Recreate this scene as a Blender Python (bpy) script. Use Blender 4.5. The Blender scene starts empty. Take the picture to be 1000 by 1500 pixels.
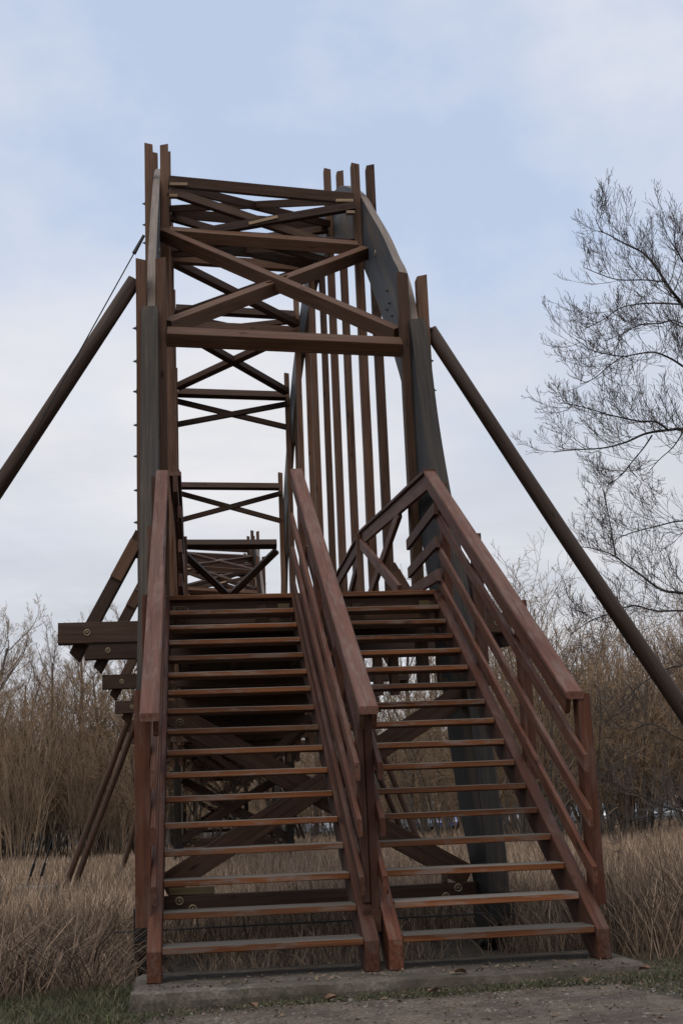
import bpy, bmesh, math, random
import numpy as np
from mathutils import Vector, Matrix, noise as mnoise

random.seed(7)
rng = np.random.default_rng(7)
S = bpy.context.scene
COL = S.collection
V3 = Vector
WM = {}          # world matrix of every placed object

# ------------------------------------------------------------------ camera
F_PX, PIT, ROL, YAW = 1942.368, 0.220733, -0.0407584, 0.117811
CAM = V3((0.203056, -8.797877, 0.847474))
_fw = V3((math.sin(YAW) * math.cos(PIT), math.cos(YAW) * math.cos(PIT), math.sin(PIT)))
_r0 = V3((math.cos(YAW), -math.sin(YAW), 0))
_u0 = _r0.cross(_fw)
_rt = math.cos(ROL) * _r0 + math.sin(ROL) * _u0
_up = -math.sin(ROL) * _r0 + math.cos(ROL) * _u0
cd = bpy.data.cameras.new('camera')
cam = bpy.data.objects.new('camera', cd)
COL.objects.link(cam)
cd.sensor_width = 36
cd.lens = F_PX / 1500 * 36
cd.clip_start = 0.1
cd.clip_end = 5000
cam.matrix_world = Matrix(((_rt.x, _up.x, -_fw.x, CAM.x), (_rt.y, _up.y, -_fw.y, CAM.y),
                           (_rt.z, _up.z, -_fw.z, CAM.z), (0, 0, 0, 1)))
S.camera = cam


def at(px, py, Y):
    """the real point at distance Y behind a pixel of the photograph (used to survey the limbs of the right-hand tree)"""
    d = _fw + _rt * ((px - 500) / F_PX) + _up * ((750 - py) / F_PX)
    return CAM + d * ((Y - CAM.y) / d.y)


# ------------------------------------------------------------------ tagging
def tag(o, label=None, cat=None, group=None, kind=None):
    if label: o['label'] = label
    if cat: o['category'] = cat
    if group: o['group'] = group
    if kind: o['kind'] = kind
    return o


def empty(name, loc=(0, 0, 0), rz=0):
    o = bpy.data.objects.new(name, None)
    COL.objects.link(o)
    o.location = loc
    o.rotation_euler = (0, 0, rz)
    WM[o] = Matrix.Translation(V3(loc)) @ Matrix.Rotation(rz, 4, 'Z')
    return o


def place(name, me, M, parent=None, mat=None):
    o = bpy.data.objects.new(name, me)
    COL.objects.link(o)
    if mat and not me.materials: me.materials.append(mat)
    o.parent = parent
    o.matrix_basis = (WM[parent].inverted() @ M) if parent else M
    WM[o] = M.copy()
    return o


KIDS = {}


def copy_tree(o, parent=None):
    c = o.copy()
    COL.objects.link(c)
    c.parent = parent
    for ch in list(o.children):
        copy_tree(ch, c)
    return c


# ------------------------------------------------------------------ materials
def nt(name):
    m = bpy.data.materials.new(name)
    m.use_nodes = True
    t = m.node_tree
    return m, t, t.nodes['Principled BSDF']


def ramp(t, fac, stops):
    r = t.nodes.new('ShaderNodeValToRGB')
    e = r.color_ramp.elements
    e[0].position, e[0].color = stops[0][0], (*stops[0][1], 1)
    e[1].position, e[1].color = stops[-1][0], (*stops[-1][1], 1)
    for p, c in stops[1:-1]:
        n = e.new(p)
        n.color = (*c, 1)
    t.links.new(fac, r.inputs['Fac'])
    return r.outputs['Color']


def mapping(t, vec, scale):
    m = t.nodes.new('ShaderNodeMapping')
    m.inputs['Scale'].default_value = scale
    t.links.new(vec, m.inputs['Vector'])
    return m.outputs['Vector']


def noise(t, vec, scale, detail=4, rough=0.6):
    n = t.nodes.new('ShaderNodeTexNoise')
    n.inputs['Scale'].default_value = scale
    n.inputs['Detail'].default_value = detail
    n.inputs['Roughness'].default_value = rough
    t.links.new(vec, n.inputs['Vector'])
    return n.outputs['Fac']


def mix(t, fac, a, b, mode='MIX'):
    m = t.nodes.new('ShaderNodeMix')
    m.data_type = 'RGBA'
    m.blend_type = mode
    for sock, v in ((m.inputs['Factor'], fac), (m.inputs['A'] if 0 else m.inputs[6], a), (m.inputs[7], b)):
        if hasattr(v, 'links'):
            t.links.new(v, sock)
        elif isinstance(v, (int, float)):
            sock.default_value = v
        else:
            sock.default_value = (*v, 1)
    return m.outputs[2]


def wood(name, dark, mid, light, grey=(0.16, 0.15, 0.15), grey_amt=0.35, uv=False, knots=True, rough=0.62, lam=False, bump=0.25, wear=0.0):
    m, t, b = nt(name)
    tc = t.nodes.new('ShaderNodeTexCoord')
    oi = t.nodes.new('ShaderNodeObjectInfo')
    src = tc.outputs['UV'] if uv else tc.outputs['Object']
    off = t.nodes.new('ShaderNodeVectorMath')
    off.operation = 'ADD'
    sc = t.nodes.new('ShaderNodeMath')
    sc.operation = 'MULTIPLY'
    sc.inputs[1].default_value = 61.0
    t.links.new(oi.outputs['Random'], sc.inputs[0])
    t.links.new(src, off.inputs[0])
    t.links.new(sc.outputs[0], off.inputs[1])
    v = off.outputs[0]
    g = noise(t, mapping(t, v, (0.9, 22, 22)), 1.6, 7, 0.65)
    base = ramp(t, g, [(0.28, dark), (0.5, mid), (0.74, light)])
    blot = noise(t, mapping(t, v, (0.5, 2.2, 2.2)), 1.1, 5, 0.6)
    wf = ramp(t, blot, [(0.42, (0, 0, 0)), (0.72, (1, 1, 1))])
    wm = t.nodes.new('ShaderNodeMath')
    wm.operation = 'MULTIPLY'
    wm.inputs[1].default_value = grey_amt
    t.links.new(wf, wm.inputs[0])
    base = mix(t, wm.outputs[0], base, grey)
    if knots:
        vo = t.nodes.new('ShaderNodeTexVoronoi')
        vo.inputs['Scale'].default_value = 1.0
        t.links.new(mapping(t, v, (1.5, 4.6, 4.6)), vo.inputs['Vector'])
        kf = ramp(t, vo.outputs['Distance'], [(0.03, (1, 1, 1)), (0.13, (0, 0, 0))])
        base = mix(t, kf, base, tuple(c * 0.42 for c in dark))
    # dark drying cracks along the grain
    cr = noise(t, mapping(t, v, (0.35, 34, 34)), 1.0, 2, 0.5)
    cf = ramp(t, cr, [(0.27, (1, 1, 1)), (0.33, (0, 0, 0))])
    base = mix(t, cf, base, tuple(c * 0.35 for c in dark))
    if lam:
        sep = t.nodes.new('ShaderNodeSeparateXYZ')
        t.links.new(src, sep.inputs[0])
        fr = t.nodes.new('ShaderNodeMath')
        fr.operation = 'PINGPONG'
        fr.inputs[1].default_value = 0.0225
        t.links.new(sep.outputs['Y'], fr.inputs[0])
        lf = ramp(t, fr.outputs[0], [(0.0, (0.55, 0.55, 0.55)), (0.0022, (0, 0, 0))])
        base = mix(t, lf, base, tuple(c * 0.3 for c in dark))
        sm = noise(t, mapping(t, v, (0.3, 1.0, 1.0)), 1.3, 3, 0.5)
        base = mix(t, ramp(t, sm, [(0.5, (0, 0, 0)), (0.7, (0.6, 0.6, 0.6))]), base, (0.15, 0.105, 0.06))
    if wear:
        wn = noise(t, mapping(t, v, (1.6, 9, 9)), 1.7, 6, 0.7)
        base = mix(t, ramp(t, wn, [(0.5, (0, 0, 0)), (0.62, (wear, wear, wear))]), base, (0.20, 0.165, 0.14))
    hs = t.nodes.new('ShaderNodeHueSaturation')
    mr = t.nodes.new('ShaderNodeMapRange')
    mr.inputs['To Min'].default_value = 0.62
    mr.inputs['To Max'].default_value = 1.36
    t.links.new(oi.outputs['Random'], mr.inputs['Value'])
    t.links.new(mr.outputs[0], hs.inputs['Value'])
    t.links.new(base, hs.inputs['Color'])
    t.links.new(hs.outputs['Color'], b.inputs['Base Color'])
    b.inputs['Specular IOR Level'].default_value = 0.18
    rr = t.nodes.new('ShaderNodeMapRange')
    rr.inputs['To Min'].default_value = rough - 0.14
    rr.inputs['To Max'].default_value = rough + 0.16
    t.links.new(blot, rr.inputs['Value'])
    t.links.new(rr.outputs[0], b.inputs['Roughness'])
    bp = t.nodes.new('ShaderNodeBump')
    bp.inputs['Strength'].default_value = bump
    bp.inputs['Distance'].default_value = 0.006
    t.links.new(g, bp.inputs['Height'])
    t.links.new(bp.outputs[0], b.inputs['Normal'])
    return m


def plain(name, a, b_, scale=8, rough=0.6, metal=0.0, detail=5, bump=0.1, coord='Object', attr=None, lo=0.35, hi=0.65, rand=0.0):
    m, t, b = nt(name)
    tc = t.nodes.new('ShaderNodeTexCoord')
    n = noise(t, tc.outputs[coord], scale, detail)
    c = ramp(t, n, [(lo, a), (hi, b_)])
    if attr:
        at_ = t.nodes.new('ShaderNodeAttribute')
        at_.attribute_name = attr
        c = mix(t, 1.0, c, at_.outputs['Color'], 'MULTIPLY')
    if rand:
        oi = t.nodes.new('ShaderNodeObjectInfo')
        hs = t.nodes.new('ShaderNodeHueSaturation')
        mr = t.nodes.new('ShaderNodeMapRange')
        mr.inputs['To Min'].default_value = 1 - rand
        mr.inputs['To Max'].default_value = 1 + rand
        t.links.new(oi.outputs['Random'], mr.inputs['Value'])
        t.links.new(mr.outputs[0], hs.inputs['Value'])
        t.links.new(c, hs.inputs['Color'])
        c = hs.outputs['Color']
    t.links.new(c, b.inputs['Base Color'])
    b.inputs['Roughness'].default_value = rough
    b.inputs['Metallic'].default_value = metal
    if bump:
        bp = t.nodes.new('ShaderNodeBump')
        bp.inputs['Strength'].default_value = bump
        bp.inputs['Distance'].default_value = 0.01
        t.links.new(n, bp.inputs['Height'])
        t.links.new(bp.outputs[0], b.inputs['Normal'])
    return m


M = {}
M['stain'] = wood('red_stained_timber', (0.040, 0.0130, 0.0068), (0.080, 0.0270, 0.0135), (0.124, 0.0475, 0.0250), grey=(0.106, 0.059, 0.041), grey_amt=0.55, wear=0.18)
M['cap'] = wood('weathered_handrail', (0.052, 0.0205, 0.0125), (0.097, 0.0405, 0.0255), (0.140, 0.0650, 0.0430), grey=(0.126, 0.073, 0.054), grey_amt=0.7, wear=0.22)
M['tread'] = wood('worn_tread_timber', (0.080, 0.026, 0.009), (0.17, 0.058, 0.019), (0.26, 0.100, 0.038), grey=(0.12, 0.080, 0.053), grey_amt=0.45, wear=0.6)
M['brown'] = wood('brown_timber', (0.044, 0.0195, 0.0105), (0.096, 0.0445, 0.0235), (0.152, 0.0775, 0.0440), grey=(0.120, 0.082, 0.056), grey_amt=0.55)
M['dkbrown'] = wood('dark_brown_timber', (0.026, 0.0125, 0.0075), (0.054, 0.0270, 0.0165), (0.090, 0.048, 0.030), grey=(0.078, 0.056, 0.042), grey_amt=0.5)
M['glulam'] = wood('weathered_glulam', (0.034, 0.036, 0.040), (0.056, 0.059, 0.064), (0.082, 0.083, 0.087), grey=(0.045, 0.052, 0.062), grey_amt=0.6, uv=True, knots=False, lam=True)
M['glulam_dark'] = wood('dark_leg_glulam', (0.012, 0.012, 0.0125), (0.023, 0.0225, 0.0228), (0.040, 0.038, 0.037), grey=(0.024, 0.026, 0.029), grey_amt=0.6, uv=True, knots=False, lam=True)  # even near-black tone for the arch legs, darker than the ribs
M['edge_dark'] = wood('dark_leg_glulam_edge', (0.022, 0.018, 0.015), (0.052, 0.041, 0.033), (0.11, 0.080, 0.052), grey=(0.052, 0.047, 0.043), grey_amt=0.6, uv=True, knots=False, bump=0.3)
M['tread_top'] = wood('foot_worn_tread_top', (0.070, 0.058, 0.046), (0.135, 0.117, 0.098), (0.21, 0.188, 0.163), grey=(0.10, 0.082, 0.065), grey_amt=0.5)
M['edge'] = wood('weathered_glulam_edge', (0.085, 0.064, 0.048), (0.150, 0.115, 0.090), (0.22, 0.175, 0.14), grey=(0.15, 0.125, 0.105), grey_amt=0.6, uv=True, knots=False, bump=0.3)
M['pale'] = wood('fresh_pale_timber', (0.20, 0.125, 0.065), (0.34, 0.225, 0.125), (0.46, 0.33, 0.20), grey_amt=0.5)
M['pole'] = wood('round_pole_timber', (0.034, 0.020, 0.0135), (0.072, 0.043, 0.029), (0.118, 0.074, 0.052), grey=(0.095, 0.076, 0.064), grey_amt=0.5)
M['steel'] = plain('black_steel', (0.010, 0.010, 0.011), (0.030, 0.028, 0.028), 30, 0.45, 0.6)
M['zinc'] = plain('galvanised_steel', (0.14, 0.105, 0.06), (0.34, 0.27, 0.17), 40, 0.55, 0.4)
M['dull'] = wood('damp_mossy_timber', (0.050, 0.034, 0.014), (0.095, 0.066, 0.028), (0.14, 0.10, 0.045), grey_amt=0.3)
M['bolt'] = plain('dark_bolt_steel', (0.02, 0.018, 0.016), (0.07, 0.06, 0.05), 60, 0.5, 0.5)
M['bark'] = plain('grey_brown_bark', (0.075, 0.060, 0.047), (0.15, 0.12, 0.094), 9, 0.9, rand=0.2)
M['twig'] = plain('bare_twigs', (0.195, 0.125, 0.070), (0.335, 0.220, 0.126), 1.2, 0.9, bump=0, rand=0.25)
M['withy'] = plain('reddish_withies', (0.17, 0.115, 0.070), (0.29, 0.195, 0.120), 0.8, 0.9, bump=0, rand=0.25)
M['darkbark'] = plain('dark_tree_bark', (0.020, 0.017, 0.016), (0.050, 0.042, 0.038), 7, 0.9)
M['darktwig'] = plain('dark_bare_twigs', (0.055, 0.042, 0.036), (0.105, 0.080, 0.068), 3, 0.9, bump=0)


# ------------------------------------------------------------------ timber helpers
def box_mesh(name, L, w, h, ch=0.006, cut0=(0, 0), cut1=(0, 0), nseg=1, wob=0.0):
    """a sawn member of length L along local X, its long edges chamfered; cut = end face sheared along local y / z"""
    a, b_ = w / 2, h / 2
    c = min(ch, a * 0.4, b_ * 0.4)
    sec = [(a - c, -b_), (a, -b_ + c), (a, b_ - c), (a - c, b_), (-a + c, b_), (-a, b_ - c), (-a, -b_ + c), (-a + c, -b_)]
    vs, fs = [], []
    for i in range(nseg + 1):
        f = i / nseg
        dy = random.uniform(-wob, wob) if 0 < i < nseg else 0
        dz = random.uniform(-wob, wob) if 0 < i < nseg else 0
        for (y, z) in sec:
            x = f * L
            x += (1 - f) * (cut0[0] * y + cut0[1] * z) + f * (cut1[0] * y + cut1[1] * z)
            vs.append((x, y + dy, z + dz))
    for i in range(nseg):
        for k in range(8):
            k2 = (k + 1) % 8
            fs.append((i * 8 + k, i * 8 + k2, (i + 1) * 8 + k2, (i + 1) * 8 + k))
    fs.append(tuple(range(7, -1, -1)))
    fs.append(tuple(range(nseg * 8, nseg * 8 + 8)))
    me = bpy.data.meshes.new(name)
    me.from_pydata(vs, [], fs)
    return me


def frame_of(p0, p1, up):
    x = (p1 - p0).normalized()
    z = V3(up) - x * x.dot(V3(up))
    if z.length < 1e-5: z = V3((0, 1, 0)) - x * x.y
    z.normalize()
    y = z.cross(x)
    return Matrix(((x.x, y.x, z.x, p0.x), (x.y, y.y, z.y, p0.y), (x.z, y.z, z.z, p0.z), (0, 0, 0, 1)))


def beam(name, p0, p1, w, h, mat, parent, up=(0, 0, 1), ch=0.006, cut0=(0, 0), cut1=(0, 0), wob=0.003):
    p0, p1 = V3(p0), V3(p1)
    L = (p1 - p0).length
    me = box_mesh(name, L, w, h, ch, cut0, cut1, max(1, int(L / 1.2)), wob if L > 1.5 else 0)
    return place(name, me, frame_of(p0, p1, up), parent, M[mat])


def tube_data(pts, rads, n=5, cap=True):
    vs, fs = [], []
    prev = None
    for i, p in enumerate(pts):
        d = (pts[min(i + 1, len(pts) - 1)] - pts[max(i - 1, 0)])
        if d.length < 1e-9: d = V3((0, 0, 1))
        d.normalize()
        if prev is None:
            a = d.orthogonal().normalized()
        else:
            a = prev - d * prev.dot(d)
            if a.length < 1e-6: a = d.orthogonal()
            a.normalize()
        prev = a
        b_ = d.cross(a)
        for k in range(n):
            t = 2 * math.pi * k / n
            vs.append(p + (a * math.cos(t) + b_ * math.sin(t)) * rads[i])
    for i in range(len(pts) - 1):
        for k in range(n):
            k2 = (k + 1) % n
            fs.append((i * n + k, i * n + k2, (i + 1) * n + k2, (i + 1) * n + k))
    if cap:
        fs.append(tuple(range(n - 1, -1, -1)))
        fs.append(tuple(range((len(pts) - 1) * n, len(pts) * n)))
    return vs, fs


class MB:
    def __init__(s): s.v, s.f = [], []

    def add(s, vs, fs, Mx=None):
        o = len(s.v)
        s.v += [tuple(Mx @ V3(v)) for v in vs] if Mx else [tuple(v) for v in vs]
        s.f += [tuple(i + o for i in f) for f in fs]

    def tube(s, pts, rads, n=5, cap=True): s.add(*tube_data(pts, rads, n, cap))

    def box(s, c, d):
        x, y, z = d[0] / 2, d[1] / 2, d[2] / 2
        vs = [(c[0] + sx * x, c[1] + sy * y, c[2] + sz * z) for sx in (-1, 1) for sy in (-1, 1) for sz in (-1, 1)]
        s.add(vs, [(0, 1, 3, 2), (4, 6, 7, 5), (0, 4, 5, 1), (2, 3, 7, 6), (0, 2, 6, 4), (1, 5, 7, 3)])

    def mesh(s, name, smooth=False):
        me = bpy.data.meshes.new(name)
        me.from_pydata(s.v, [], s.f)
        if smooth: me.polygons.foreach_set('use_smooth', [True] * len(me.polygons))
        return me


def round_pole(name, p0, p1, r0, r1, mat, parent, n=14, bend=0.03):
    p0, p1 = V3(p0), V3(p1)
    L = (p1 - p0).length
    pts, rs = [], []
    k = 9
    for i in range(k + 1):
        f = i / k
        q = math.sin(f * math.pi)
        pts.append(V3((f * L, bend * q, bend * 0.6 * math.sin(f * 7))))
        rs.append(r0 + (r1 - r0) * f + random.uniform(-0.003, 0.003))
    mb = MB()
    mb.tube(pts, rs, n)
    me = mb.mesh(name)
    sm = [len(p.vertices) == 4 for p in me.polygons]
    me.polygons.foreach_set('use_smooth', sm)
    return place(name, me, frame_of(p0, p1, (0, 0, 1)), parent, M[mat])


# shared bolt and washer meshes
def bolt_mesh():
    mb = MB()
    mb.tube([V3((0, 0, -0.02)), V3((0, 0, 0.004))], [0.032, 0.032], 10)
    mb.tube([V3((0, 0, 0.004)), V3((0, 0, 0.026))], [0.018, 0.018], 6)
    mb.tube([V3((0, 0, 0.026)), V3((0, 0, 0.045))], [0.009, 0.009], 6)
    return mb.mesh('bolt')


def ring_mesh(R=0.030, r=0.009):
    vs, fs = [], []
    n, k = 14, 6
    for i in range(n):
        a = 2 * math.pi * i / n
        for j in range(k):
            b_ = 2 * math.pi * j / k
            q = R + r * math.cos(b_)
            vs.append((q * math.cos(a), q * math.sin(a), r * math.sin(b_)))
    for i in range(n):
        for j in range(k):
            i2, j2 = (i + 1) % n, (j + 1) % k
            fs.append((i * k + j, i2 * k + j, i2 * k + j2, i * k + j2))
    mb = MB()
    mb.add(vs, fs)
    mb.tube([V3((0, 0, -0.01)), V3((0, 0, 0.006))], [0.014, 0.014], 8)
    return mb.mesh('washer', True)


BOLT = bolt_mesh(); BOLT.materials.append(M['bolt'])
RING = ring_mesh(); RING.materials.append(M['zinc'])


def bolt(pos, nrm, parent):
    n = V3(nrm)
    Mx = Matrix.Translation(V3(pos)) @ n.to_track_quat('Z', 'Y').to_matrix().to_4x4()
    return place('bolt', BOLT, Mx, parent)


def washer(pos, nrm, parent, s=1.0):
    n = V3(nrm)
    Mx = Matrix.Translation(V3(pos)) @ n.to_track_quat('Z', 'Y').to_matrix().to_4x4() @ Matrix.Scale(s, 4)
    return place('washer', RING, Mx, parent)


# ================================================================== THE BRIDGE
CX = 1.465


def sx(side, x):           # mirror a right-hand X for the left side
    return x if side > 0 else 2 * CX - x


def lift(y, z):
    """the left rib stands a little taller than the right one"""
    return z + 1.1 * (max(z - 0.85, 0) / (y + 8.8)) ** 2


def spline(P, n):
    """Catmull-Rom through P (list of 2-D points), n samples per span"""
    out = []
    Q = [P[0]] + list(P) + [P[-1]]
    for i in range(1, len(Q) - 2):
        p0, p1, p2, p3 = [np.array(Q[j]) for j in (i - 1, i, i + 1, i + 2)]
        for k in range(n):
            t = k / n
            out.append(0.5 * ((2 * p1) + (-p0 + p2) * t + (2 * p0 - 5 * p1 + 4 * p2 - p3) * t * t + (-p0 + 3 * p1 - 3 * p2 + p3) * t ** 3))
    out.append(np.array(P[-1]))
    return np.array(out)


def ribbon(name, outer, inner, x0, x1, mat, parent, n=6, ch=0.008, edge=None):
    """a glued-laminated member: outline in the (Y,Z) plane given by two matching edge curves, thickness x0..x1; UV runs along the member"""
    O, I = spline(outer, n), spline(inner, n)
    N = len(O)
    C = (O + I) / 2
    s = np.concatenate([[0], np.cumsum(np.linalg.norm(np.diff(C, axis=0), axis=1))])
    Y0, Z0 = C[0]
    vs, fs, uvs = [], [], []
    sgn = 1
    for i in range(N):
        d = O[i] - I[i]
        h = np.linalg.norm(d)
        e = d / max(h, 1e-6) * ch
        ring = [(O[i] - 0 * e, x0 + ch), (O[i] - e, x0), (I[i] + e, x0), (I[i], x0 + ch), (I[i], x1 - ch), (I[i] + e, x1), (O[i] - e, x1), (O[i], x1 - ch)]
        for (p, x) in ring:
            vs.append((x, p[0] - Y0, p[1] - Z0))
        uvs.append([(s[i], 10), (s[i], h), (s[i], 0), (s[i], 20), (s[i], 20 + x1 - x0), (s[i], 0), (s[i], h), (s[i], 10 + x1 - x0)])
    for i in range(N - 1):
        for k in range(8):
            k2 = (k + 1) % 8
            fs.append((i * 8 + k, (i + 1) * 8 + k, (i + 1) * 8 + k2, i * 8 + k2))
    fs.append(tuple(range(8)))
    fs.append(tuple(range((N - 1) * 8 + 7, (N - 1) * 8 - 1, -1)))
    me = bpy.data.meshes.new(name)
    me.from_pydata(vs, [], fs)
    ul = me.uv_layers.new(name='UVMap')
    flat = [u for r in uvs for u in r]
    for p in me.polygons:
        for li in p.loop_indices:
            ul.data[li].uv = flat[me.loops[li].vertex_index]
    bm = bmesh.new(); bm.from_mesh(me); bmesh.ops.recalc_face_normals(bm, faces=bm.faces); bm.to_mesh(me); bm.free()
    if edge:
        me.materials.append(M[mat]); me.materials.append(M[edge])
        for p in me.polygons:
            if len(p.vertices) == 4 and abs(p.normal.x) < 0.9: p.material_index = 1
    return place(name, me, Matrix.Translation(V3((0, Y0, Z0))), parent, M[mat])


STN = [7.2, 11.15, 15.1, 19.05, 23.0, 26.9, 30.6]
TOP = [7.65, 11.27, 13.22, 13.78, 13.7, 12.98, 11.05]      # tops of the hangers
BMT = [3.13, 3.40, 3.33, 3.20, 3.08, 3.00, 2.88]           # tops of the deck cross-beams
DECK = [(5.08, 3.06), (7.2, 3.42), (11.15, 3.68), (15.1, 3.61), (19.05, 3.48), (23.0, 3.36), (26.9, 3.28), (30.6, 3.16), (35, 3.05), (39.2, 3.05)]
OUT = [(7.05, 6.6), (7.39, 7.33), (7.88, 7.96), (8.36, 8.37), (9.13, 9.06), (10.32, 10.0), (11.47, 10.88), (13.38, 11.98), (15.2, 12.7), (17.2, 13.22),
       (19.3, 13.5), (21.5, 13.42), (23.4, 13.14), (25.2, 12.78), (26.8, 12.3), (28.5, 11.45), (30.3, 10.45), (31.8, 9.2), (33.0, 7.7), (33.9, 5.9)]
INN = [(7.40, 4.85), (7.70, 5.55), (8.05, 6.3), (8.56, 6.9), (9.23, 7.62), (10.35, 8.68), (11.6, 9.72), (13.4, 10.85), (15.1, 11.62), (17.1, 12.2),
       (19.1, 12.5), (21.2, 12.42), (23.0, 12.15), (24.7, 11.78), (26.1, 11.35), (27.7, 10.55), (29.4, 9.5), (30.8, 8.35), (31.9, 7.0), (32.8, 5.3)]
LEG_O = [(7.10, 6.98), (6.95, 6.6), (6.66, 5.6), (6.35, 4.86), (5.95, 4.1), (5.42, 3.1), (5.02, 2.3), (4.80, 1.55), (4.58, 0.8), (4.46, 0.25), (4.44, -0.16)]
LEG_I = [(7.24, 6.94), (7.60, 6.4), (7.60, 5.6), (7.45, 4.9), (7.15, 4.2), (6.72, 3.3), (6.35, 2.4), (6.05, 1.55), (5.62, 0.75), (5.28, 0.25), (5.06, -0.16)]


def deck_z(y):
    return float(np.interp(y, [d[0] for d in DECK], [d[1] for d in DECK]))


def arch_tan(y):
    a = np.interp([y - 0.3, y + 0.3], [o[0] for o in OUT], [o[1] for o in OUT])
    v = V3((0, 0.6, float(a[1] - a[0])))
    return v.normalized()


def make_bridge():
    B = empty('arch_bridge', (CX, 4.7, -0.6))
    tag(B, 'tall brown timber arch footbridge with hangers and cross bracing, nearest span behind the stairs', 'bridge', 'timber arch spans of the footbridge')
    XI0, XI1 = -0.03, 2.965                       # inner faces of the inner hanger boards
    for side in (-1, 1):
        a, b_ = sorted((sx(side, 3.10), sx(side, 3.21)))
        LF = (lambda L: [(y, lift(y, z)) for (y, z) in L]) if side < 0 else (lambda L: L)
        rib = ribbon('arch_rib', LF(OUT), LF(INN), a, b_, 'glulam', B, edge='edge')
        tag(rib, 'weathered grey curved laminated rib')
        a, b_ = sorted((sx(side, 3.065), sx(side, 3.275)))
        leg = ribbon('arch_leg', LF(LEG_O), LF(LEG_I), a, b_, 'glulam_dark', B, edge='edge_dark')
        mir = lambda L: [(38.1 - y, z) for (y, z) in L]
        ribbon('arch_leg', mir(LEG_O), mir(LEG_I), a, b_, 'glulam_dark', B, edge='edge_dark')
        # steel shoes and pins under both legs
        for (y0, sg) in ((4.75, 1), (33.35, -1)):
            mb = MB()
            x = (a + b_) / 2
            P = [(-0.36, 0.10), (0.38, 0.10), (0.38, -0.20), (0.12, -0.40), (0.08, -0.62), (-0.08, -0.62), (-0.12, -0.40), (-0.36, -0.20)]
            vs = [(x + q, y0 + sg * p[0], p[1] - 0.02) for q in (-0.125, 0.125) for p in P]
            fs = [tuple(range(8)), tuple(range(15, 7, -1))] + [(i, i + 8, (i + 1) % 8 + 8, (i + 1) % 8) for i in range(8)]
            mb.add(vs, fs)
            mb.tube([V3((x - 0.17, y0, -0.42)), V3((x + 0.17, y0, -0.42))], [0.045, 0.045], 12)
            mb.box((x, y0, -0.70), (0.34, 0.42, 0.14))
            mb.v = [(v[0], v[1], v[2] - 0.07) for v in mb.v]
            place('steel_shoe', mb.mesh('steel_shoe'), Matrix(), B, M['steel'])
        # bolts through the rib faces
        for y in (9.9, 13.0, 25.4, 28.6):
            zo = float(np.interp(y, [o[0] for o in OUT], [o[1] for o in OUT]))
            washer((sx(side, 3.096), y, zo - 0.55), (-side, 0, 0), rib, 1.3)
        for (y, z) in ((8.9, 8.1), (8.75, 7.85), (8.6, 7.6), (9.0, 7.85), (8.85, 7.55)):
            bolt((sx(side, 3.10), y, z), (-side, 0, 0), rib)
        # the paired hanger boards
        for i, y in enumerate(STN):
            for (c, ext) in ((3.03, 0.0), (3.28, -0.03)):
                x = sx(side, c)
                top = (lift(y, TOP[i]) if side < 0 else TOP[i]) + ext + random.uniform(-0.03, 0.03)
                bot = BMT[i] - (0.88 if i < 3 else 0.6)
                h = beam('hanger', (x, y + 0.10, bot), (x, y + 0.10, top), 0.20, 0.132, 'brown', B, up=(1, 0, 0),
                         cut1=(0.0, 0.22 * (1 if c > 3.1 else -1) * side), ch=0.008, wob=0.004)
                if c > 3.1 and i < 3 and side < 0 or (i == 0 and c > 3.1):
                    for k in range(13 if side < 0 else 6):
                        z = TOP[i] - 0.75 - k * (0.34 if i else 0.42)
                        if z > bot + 0.4:
                            bolt((x + side * 0.066, y + 0.05 + 0.06 * (k % 2), z), (side, 0, 0), h)
            washer((sx(side, 3.0), y - 0.004, BMT[i] - 0.14), (0, -1, 0), B, 0.9)
    # deck cross-beams that run out past the ribs, with knee braces back to the hangers
    for i, y in enumerate(STN):
        z = BMT[i] - 0.125
        bm_ = beam('cross_beam', (-1.34, y - 0.10, z), (4.10, y - 0.10, z), 0.18, 0.25, 'dkbrown', B)
        for side in (-1, 1):
            xe = sx(side, 3.98)
            washer((sx(side, 3.93), y - 0.19, z + 0.0), (0, -1, 0), bm_, 1.1)
            k = beam('knee_brace', (sx(side, 4.10), y + 0.085, z - 0.26), (sx(side, 3.30), y + 0.085, z + 1.24), 0.16, 0.15, 'dkbrown', B, up=(1, 0, 0),
                     cut0=(0, -0.3))
            if i < 2:
                d = V3((sx(side, 3.30) - sx(side, 4.10), 0, 1.5)).normalized()
                q1 = V3((sx(side, 3.36), y - 0.01, z + 1.13)); q0 = q1 - d * 0.52
                beam('cover_plate', q0, q1, 0.03, 0.15, 'brown', k, up=(1, 0, 0))
    # joists and decking, following the humped deck line
    for x in (0.12, 0.95, 1.98, 2.81):
        for j in range(len(DECK) - 1):
            (y0, z0), (y1, z1) = DECK[j], DECK[j + 1]
            beam('joist', (x, y0 + 0.01, z0 - 0.17), (x, y1 - 0.01, z1 - 0.17), 0.12, 0.20, 'dkbrown', B)
    mb = MB()
    y = 5.22
    while y < 39.1:
        mb.box((CX, y, deck_z(y) - 0.035 + random.uniform(-.003, .003)), (2.96, 0.135, 0.05))
        y += 0.146
    dk = place('deck', mb.mesh('deck'), Matrix(), B, M['dkbrown'])
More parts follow.
